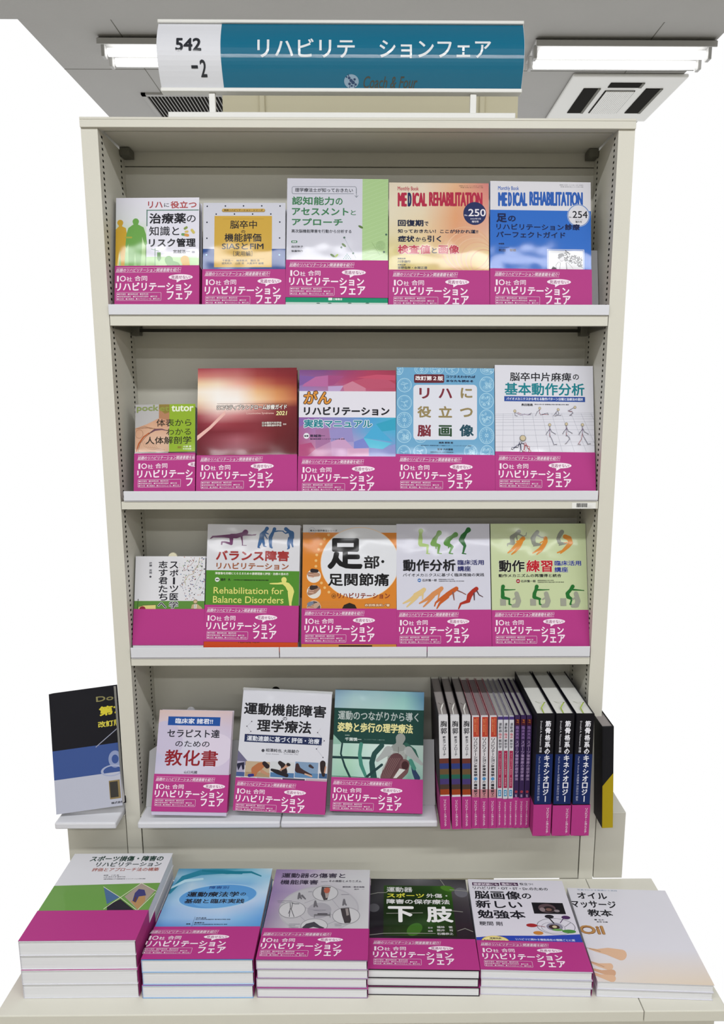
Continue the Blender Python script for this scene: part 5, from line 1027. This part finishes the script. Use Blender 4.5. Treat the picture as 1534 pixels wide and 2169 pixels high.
def d_s5(p):
    p.reg(980, 1850, 295); p.grad([['#dbd9e4']*3]*2)
    p.rect(107, 102, 402, 137, '#4a2a4c'); p.text('国家試験にも', 122, 107, 390, 133, '#e6dcea', 2); p.rect(415, 102, 610, 137, '#4a2a4c'); p.text('臨床にも', 432, 107, 596, 133, '#e6dcea', 2); p.text('役立つ!', 628, 105, 775, 133, '#333340', 2)
    p.text('リハビリPT・OT・ST・Dr.のための', 115, 150, 935, 182, INK, 2); p.text('脳画像', 130, 195, 640, 285, INK, 6); p.text('の', 652, 222, 755, 280, INK, 4); p.text('新しい', 145, 300, 655, 385, INK, 6); p.text('勉強本', 165, 405, 690, 500, INK, 6); p.text('粳間 剛', 185, 530, 440, 576, '#44444c', 2.5)
    p.rect(775, 325, 1120, 447, '#1c1a20'); p.ell(930, 385, 95, 48, '#5c4a50'); p.ell(950, 395, 60, 32, '#2c2428'); p.ell(950, 400, 34, 16, '#7a5c54'); p.ell(880, 400, 30, 22, '#8c7c80'); p.ell(1040, 415, 30, 14, '#8c8488')
    p.ell(1030, 585, 210, 88, '#55555f', ring=6, n=40); p.ell(1015, 590, 90, 42, '#8c8a9c'); p.ell(1010, 592, 60, 26, '#3c2c2c'); p.ell(1015, 590, 26, 14, '#d0c0a0'); p.ell(1000, 600, 130, 60, '#77777f', ring=4, n=36)
    p.line([(955, 495), (1005, 550)], 12, '#26242c'); p.line([(1110, 500), (1078, 545)], 8, '#4a2a5c'); p.line([(820, 576), (910, 592)], 5, '#8c2c34'); p.line([(1190, 545), (1130, 590)], 4, '#55555f')
    for x, y, rx, c_ in ((955, 478, 50, '#26242c'), (1138, 488, 48, '#4a2a5c'), (762, 574, 60, '#a42c30'), (835, 658, 55, '#c8843c'), (1175, 642, 75, '#4c8c44')): p.ell(x, y, rx, 20, c_)
    p.ell(1050, 625, 60, 12, '#6ca058')
    p.poly([(60, 712), (400, 688), (900, 690), (1420, 668), (1420, 900), (60, 900)], '#2c48b0'); p.ell(362, 748, 152, 58, '#e0c85c'); p.ell(362, 748, 140, 50, '#e8dc9c'); p.text('授業特典!', 300, 708, 432, 726, INK, 1.5); p.text('動画付きコンテンツ', 235, 732, 470, 748, INK, 1.2); p.text('リハビリに関わる機能局在の種類ごとに図', 585, 722, 1235, 746, '#cdd4ec', 1.5)
stack(3, 2109, 1137, (991, 1865.5), (1190, 1862.5), (1254, 2056), (1020.5, 2060), None, 'brain_imaging_book', ['bottom white book of the fifth stack from the left', 'middle white book of the fifth stack from the left', 'top book of the fifth stack, white cover with a brain scan and a blue wave'], 'white brain-imaging stack', '#dbd9e4', d_s5, 1994, (1019.3, 1998.5), .86, '#c9c7d4')
def d_s6(p):
    p.reg(980, 1850, 295); p.grad([['#dcdbe4']*3, ['#dcdbe4']*3, ['#dcdbe4']*3, ['#dfd8d4', '#e2d4c4', '#e0d0bc']])
    p.text('写真でわかる基礎から実践', 1265, 180, 1700, 194, '#8c9cb0', 1); p.text('オイル', 1265, 212, 1588, 282, INK, 5); p.text('マッサージ', 1195, 302, 1690, 382, INK, 5); p.text('教本', 1380, 398, 1650, 476, INK, 5); p.text('著 玉木', 1450, 505, 1560, 520, INK, 1.5); p.text('監修 佐藤', 1480, 530, 1600, 542, INK, 1.2)
    p.text('Oil', 1290, 575, 1560, 672, '#7a4a20', 14); p.text('Oil', 1292, 573, 1556, 668, '#b98a54', 5)
    S_ = '#dcb494'
    p.limb([(1400, 830, 8), (1480, 850, 16), (1600, 860, 40), (1750, 900, 60)], S_); p.limb([(1420, 980, 10), (1500, 1010, 18), (1620, 1030, 40)], S_); p.limb([(1450, 1060, 12), (1530, 1085, 18), (1650, 1100, 40)], '#d0a484'); p.limb([(1440, 1100, 12), (1520, 1130, 18), (1650, 1160, 40)], S_); p.line([(1370, 820), (1520, 860)], 4, '#8c6c58'); p.line([(1410, 970), (1560, 1030)], 4, '#a47c60')
stack(2, 2111, 1300, (1201.5, 1880.5), None, None, (1266, 2079), .186, 'oil_massage_book', ['lower book of the partly cropped stack at the right edge', 'white oil massage book on top of the low stack at the right edge'], 'low stack at the right edge', '#dcdbe4', d_s6, None, None, .86, '#dcdbe4')
# ------------------------------------------------------------------ neighbouring bay's book and tray (slivers in the photograph)
R5 = rowplane(-.030, Z_T4+.0003, math.radians(18))
def d_nb(p):
    p.reg(244, 1360, 158.2/1.0*1.0)   # 96 px strip was shown at 4.93x
    p.k = 96/473; p.reg_ = 0
    p.full(470, 1095, '#16161e'); p.full(1095, 1400, '#3c5490'); p.full(1400, 1800, '#b9bccc')
    p.text('第7', -170, 660, 62, 760, '#d6c83c', 8); p.text('改訂版', -180, 815, 66, 880, '#d0c44c', 4); p.line([(-200, 1095), (45, 880)], 8, '#9ca0b4'); p.text('Doc', -200, 555, 48, 610, '#8c8658', 3)
    p.ell(0, 1220, 70, 90, '#8c98bc', ring=34); p.ell(-30, 1340, 120, 60, '#a4acc8', ring=26)
    p.rect(-60, 1440, 55, 1635, '#8c7a54'); p.rect(-52, 1455, 32, 1620, '#3c3a38'); p.text('株式会社', -40, 1660, 92, 1685, '#2c2c34', 1.5)
book('reference_book', 'black and blue book with yellow lettering in the bay left of the bookcase', R5, (None, (240.5, 1452), (260.5, 1712), None), .02, '#16161e', '#16161e', d_nb, wid=.128)
e = empty('display_tray', (XL-UPW-.062, 0, Z_S4), 'grey tray under the black and blue book beyond the left upright', 'tray'); s = MB(); s.box(-.0585, .0585, -.045, DEP, 0, Z_T4-Z_S4); s.build('base', M_TRAY, e, bevel=.003)
def s_y(p):
    p.n += 1; h = p.w/2; p.lpoly([(-h, 0), (h, 0), (h, p.Hh*.55), (-h, p.Hh*.42)], '#b09a1c')
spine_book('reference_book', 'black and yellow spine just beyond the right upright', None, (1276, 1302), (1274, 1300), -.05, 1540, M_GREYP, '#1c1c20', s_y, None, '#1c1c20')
# ------------------------------------------------------------------ above the bookcase
HC = CEIL-.0
def cz(px, py, z=CEIL): return onZ(px, py, z)
y_near = cz(760, 44).y
cx0, cx1 = cz(225, 150).x, cz(1500, 150).x
ce = MB(); yl = [y_near, cz(760, 100).y+.0, cz(760, 165).y, 3.0, 4.2]
x0, x1 = cz(234, 250).x, cz(1475, 130).x
fl = [None]
s = MB(); s.box(x0, x1, y_near, 4.0, CEIL, CEIL+.02); s.box(-2.4, 2.4, -5.2, y_near-.0001, CEIL, CEIL+.02)
ceil = s.build('ceiling', M_CEIL); tag(ceil, kind='structure')
for py in (250,):
    pass
s = MB()
for xx in (x0+.3, x0+1.2, x0+2.1): s.box(xx-.0015, xx+.0015, y_near, 4.0, CEIL-.0006, CEIL-.0001)
for yy in (y_near+.35, y_near+1.26): s.box(x0, x1, yy-.0015, yy+.0015, CEIL-.0006, CEIL-.0001)
o = s.build('board_joint', M_BRK, ceil)
def light(xa, xb, pyf, pyn, label):
    """twin-tube fixture between photo columns xa..xb; far edge at row pyf, near edge at row pyn"""
    zf = CEIL-.035; a = cz(xa, pyf, zf); b = cz(xb, pyf, zf); n = cz(xa, pyn, zf)
    e = empty('ceiling_light', ((a.x+b.x)/2, (a.y+n.y)/2, CEIL), label, 'light', 'twin-tube ceiling lights'); w_ = (b.x-a.x)/2; h = (a.y-n.y)/2
    s = MB(); s.prism([(-h, -.012), (h, -.012), (h-.02, -.001), (-h+.02, -.001)], -w_, w_); s.box(-w_, w_, h-.004, h, -.03, -.012); s.box(-w_, w_, -h, -h+.004, -.03, -.012); s.build('housing', M_FIXT, e)
    for k in (-1, 1):
        s = MB(); s.cyl((-w_+.02, k*h*.42, -.034), (w_-.02, k*h*.42, -.034), .013, 14); s.build('tube', M_TUBE, e, smooth=False)
        for q in (-1, 1):
            s = MB(); s.box(q*w_-.012 if q > 0 else -w_, w_ if q > 0 else -w_+.012, k*h*.42-.014, k*h*.42+.014, -.052, -.012); s.build('lamp_holder', M_FIXT, e, bevel=.002)
    return e
light(245, 640, 147, 96, 'left twin-tube ceiling light, partly behind the hanging category sign')
light(1112, 1470, 152, 100, 'right twin-tube ceiling light beyond the category sign')
s = MB(); s.box(-2.4, 2.4, -5.2, .12, -.02, 0); tag(s.build('floor', mat('floor_vinyl', '#a8a49a', .35)), kind='structure')
s = MB(); s.box(-2.4, 2.4, -5.3, -5.2, 0, CEIL); tag(s.build('added_wall_front', mat('added_wall_paint', '#b9b5aa', .8)), kind='structure')  # unseen wall behind the camera, added to block ambient world light
for nm_, q0, q1 in (('added_wall_left', -2.5, -2.4), ('added_wall_right', 2.4, 2.5)):
    s = MB(); s.box(q0, q1, -5.2, 1.6, 0, CEIL); tag(s.build(nm_, bpy.data.materials['added_wall_paint']), kind='structure')  # unseen side walls, added to cut the ambient light from both sides
# slatted vent
a, b, n = cz(298, 196), cz(520, 196), cz(360, 262)
e = empty('ceiling_vent', ((a.x+b.x)/2, (a.y+n.y)/2, CEIL), 'dark slatted ceiling vent left of the cream partition', 'vent'); w_ = (b.x-a.x)/2; h = abs(n.y-a.y)/2
s = MB(); 
for q in ((-w_, w_, -h, -h+.018), (-w_, w_, h-.018, h), (-w_, -w_+.018, -h, h), (w_-.018, w_, -h, h)): s.box(*q, -.008, 0)
s.build('frame', M_CEIL, e); s = MB(); s.box(-w_+.01, w_-.01, -h+.01, h-.01, -.0015, -.0005); s.build('backing', M_DARK, e)
k = 26
base = None
for i in range(k):
    xx = -w_+.03+i*(2*w_-.06)/(k-1)
    if base is None: s = MB(); s.box(-.0014, .0014, -h+.014, h-.014, -.006, -.003); base = s.build('slat', M_CEIL, e); base.location.x = xx
    else: o = base.copy(); COL.objects.link(o); o.parent = e; o.location.x = xx
# cassette
a = cz(1213, 161, CEIL-.012); n = cz(1160, 250, CEIL-.012); wv = cz(1460, 161, CEIL-.012).x-a.x; x_l = (a.x+n.x)/2
e = empty('ceiling_air_conditioner', (x_l+wv/2, a.y-wv/2+0, CEIL), 'white square ceiling air conditioner with a black air slot at the upper right', 'air conditioner'); e.location.y = a.y+wv/2
w_ = wv/2; lo = -w_; h0 = w_
s = MB(); s.box(-w_, w_, lo, h0, -.014, 0); s.build('panel', M_WHITE, e, bevel=.006)
for (q0, q1, r0, r1) in ((-w_+.07, -w_+.125, lo+.1, h0-.1), (w_-.125, w_-.07, lo+.1, h0-.1), (-w_+.16, w_-.16, lo+.05, lo+.09)):
    s = MB(); s.box(q0, q1, r0, r1, -.0165, -.0145); s.build('air_slot', M_DARK, e)
    s = MB(); s.box(q1+.001, q1+.012, r0, r1, -.018, -.0145); s.build('flap', M_BRK, e)
s = MB(); s.box(-w_+.16, w_-.16, lo+.12, h0-.1, -.016, -.0145); s.build('grille_backing', M_DARK, e); base = None
for i in range(14):
    xx = -w_+.168+i*(2*w_-.336)/13
    if base is None: s = MB(); s.box(-.0035, .0035, lo+.12, h0-.1, -.020, -.0165); base = s.build('grille_bar', M_WHITE, e); base.location.x = xx
    else: o = base.copy(); COL.objects.link(o); o.parent = e; o.location.x = xx
# cream partition behind the bookcase
yp = .34; pa, pb = onY(471.5, 215, yp).x, onY(1097.5, 215, yp).x; ztop = onY(780, 74, yp).z
s = MB(); s.box(pa, pb, yp, yp+.10, 0, ztop); wb = s.build('wall_back', M_CREAM); tag(wb, kind='structure')
for px in (556, 1021):
    s = MB(); xx = onY(px, 220, yp).x; s.box(xx-.006, xx+.006, yp-.008, yp-.0002, .6, ztop-.01); o = s.build('conduit', M_CREAM, wb, bevel=.003)
# ------------------------------------------------------------------ hanging category sign on its stand
YS = .065; zb = onY(720, 187.5, YS).z; zt = onY(720, 52, YS).z; xa, xb = onY(340.5, 150, YS).x, onY(1105.5, 150, YS).x
sg = empty('category_sign', ((xa+xb)/2, YS, Z_CAN1), 'teal and white category sign on a two-post stand on top of the bookcase', 'sign')
Wd = (xb-xa)/2; z0 = zb-Z_CAN1; z1 = zt-Z_CAN1; cxs = sg.location.x
bow = .020
def prof(v): return -bow*math.sin(math.pi*min(max(v, 0), 1))
def curved(x0, x1, v0, v1, off, c_, n=14):
    vs = []; fs = []; cs = []
    for i in range(n+1):
        v = v0+(v1-v0)*i/n; y = prof(v)-off; z = z0+(z1-z0)*v; vs += [(x0, y, z), (x1, y, z)]; cs += [c_, c_]
    fs = [(2*i, 2*i+1, 2*i+3, 2*i+2) for i in range(n)]
    return vs, fs, cs
M_SIGN = mat('acrylic_sign_face', attr=True, rough=.3, spec=.1, coat=.8)
s = MB(); v1, f1, c1 = curved(-Wd, Wd, 0, 1, 0, colr('#f2f4fc')); s.v = v1; s.f = f1; s.c = c1; n = len(s.v)
v2 = [(a, .012, c) for a, b, c in v1]; s.v += v2; s.c += c1; m_ = len(v1)//2
for i in range(m_-1): s.f += [(n+2*i, n+2*i+2, n+2*i+3, n+2*i+1), (2*i, 2*i+2, n+2*i+2, n+2*i), (2*i+1, n+2*i+1, n+2*i+3, 2*i+3)]
s.f += [(0, 1, n+1, n), (n-2, 2*n-2, 2*n-1, n-1)]
s.f = [f for f in s.f if len(set(f)) == 4 and max(f) < len(s.v)]
s.build('sign_panel', M_SIGN, sg, smooth=False)
xt = onY(472.5, 120, YS).x-cxs
s = MB(); s.v, s.f, s.c = curved(xt, Wd-.0005, .002, .998, .0003, colr('#0f7395'), 20); s.build('teal_field', M_SIGN, sg)
# lettering cast on the mean plane, then bent to the bow
Ms = frame(Vector((cxs, YS-bow*.6, Z_CAN1)), Vector((1, 0, 0)), Vector((0, 0, 1)), Vector((0, -1, 0)))
def bent(nm):
    global ps
    lo_ = [(x, prof((y-z0)/(z1-z0))-.0006-z, y) for (x, y, z) in ps.v]
    mk(nm, lo_, ps.f, M_SIGN, sg, cols=ps.c); ps = Print(Ms, -Wd, Wd, z0, z1, 0)
ps = Print(Ms, -Wd, Wd, z0, z1, 0)
ps.reg(244, 60, 516); k_ = 1
ps.text('542', 386, 68, 548, 157, '#2c3038', 5); ps.text('-', 483, 240, 524, 257, '#2c3038', 2); ps.text('2', 538, 208, 578, 303, '#2c3038', 3); bent('code_lettering'); ps.reg(244, 60, 516)
ps.text('リハビリテ', 900, 72, 1510, 198, '#f4faff', 3)
bent('title_lettering'); ps.reg(760, 60, 520); ps.text('ションフェア', 130, 85, 822, 200, '#f4faff', 3); ps.rect(-50, 120, 60, 134, '#dfe8f0') if False else None
bent('title_lettering'); ps.reg(760, 60, 520); ps.text('Coach & Four', 30, 296, 368, 358, '#4c5048', 1, sl=.25); bent('shop_lettering'); ps.reg(760, 60, 520)
ps.ell(-46, 322, 46, 36, '#9cb8d0'); 
for x, y, r_ in ((-60, 305, 9), (-48, 318, 11), (-36, 328, 12), (-58, 335, 9), (-26, 312, 8), (-76, 300, 6), (-20, 338, 8), (-44, 345, 7)): ps.ell(x, y, r_, r_*.8, '#2c4a74', n=8)
ps.line([(-62, 296), (-66, 288)], 5, '#2c4a74'); ps.line([(-30, 345), (-22, 356)], 4, '#2c4a74'); ps.line([(-55, 345), (-60, 357)], 4, '#2c4a74'); bent('emblem')
s = MB(); s.box(-Wd-.001, Wd+.001, -.004, .014, z0-.007, z0-.0002); s.build('lower_rail', M_WHITE, sg, bevel=.0015)
s = MB(); s.box(-Wd-.001, Wd+.001, -.004, .014, z1+.0002, z1+.006); s.build('upper_rail', M_WHITE, sg, bevel=.0015)
zr = zat(240.5, YS)-Z_CAN1
ra, rb = onY(358, 245, YS).x-cxs, onY(1091, 245, YS).x-cxs
s = MB(); s.box(ra, rb, -.006, .018, zr-.010, zr); s.build('base_rail', M_WHITE, sg, bevel=.0015)
s = MB(); s.box(ra+.01, rb-.01, .0, .014, 0.0003, zr-.0102); s.build('foot', M_BRK, sg)
for px in (449, 1003):
    xx = onY(px, 215, YS).x-cxs; s = MB(); s.box(xx-.0055, xx+.0055, .001, .009, zr, z0-.007); s.build('post', M_WHITE, sg, bevel=.001)
# small wire stops showing behind a few books
for px, py, Y, m_, lb in ((584, 1464, .088, M_DARK, 'small black plastic hook above the shrink-wrapped book with exercise photos'), (366, 1180, .066, M_CREAM, 'small cream plastic hook above the small white book with vertical title'), (404, 1507, .075, M_REST, 'small clear-grey plastic hook above the pale pink book')):
    q = onY(px, py, Y); e = empty('display_hook', q, lb, 'hook', 'plastic hooks at the backs of the trays')
    s = MB(); s.cyl((0, .0, 0), (0, .004, 0), .0085, 20); s.build('disc', m_, e); s = MB(); s.box(-.003, .003, .001, .003, -.06, -.006); s.build('stem', m_, e)
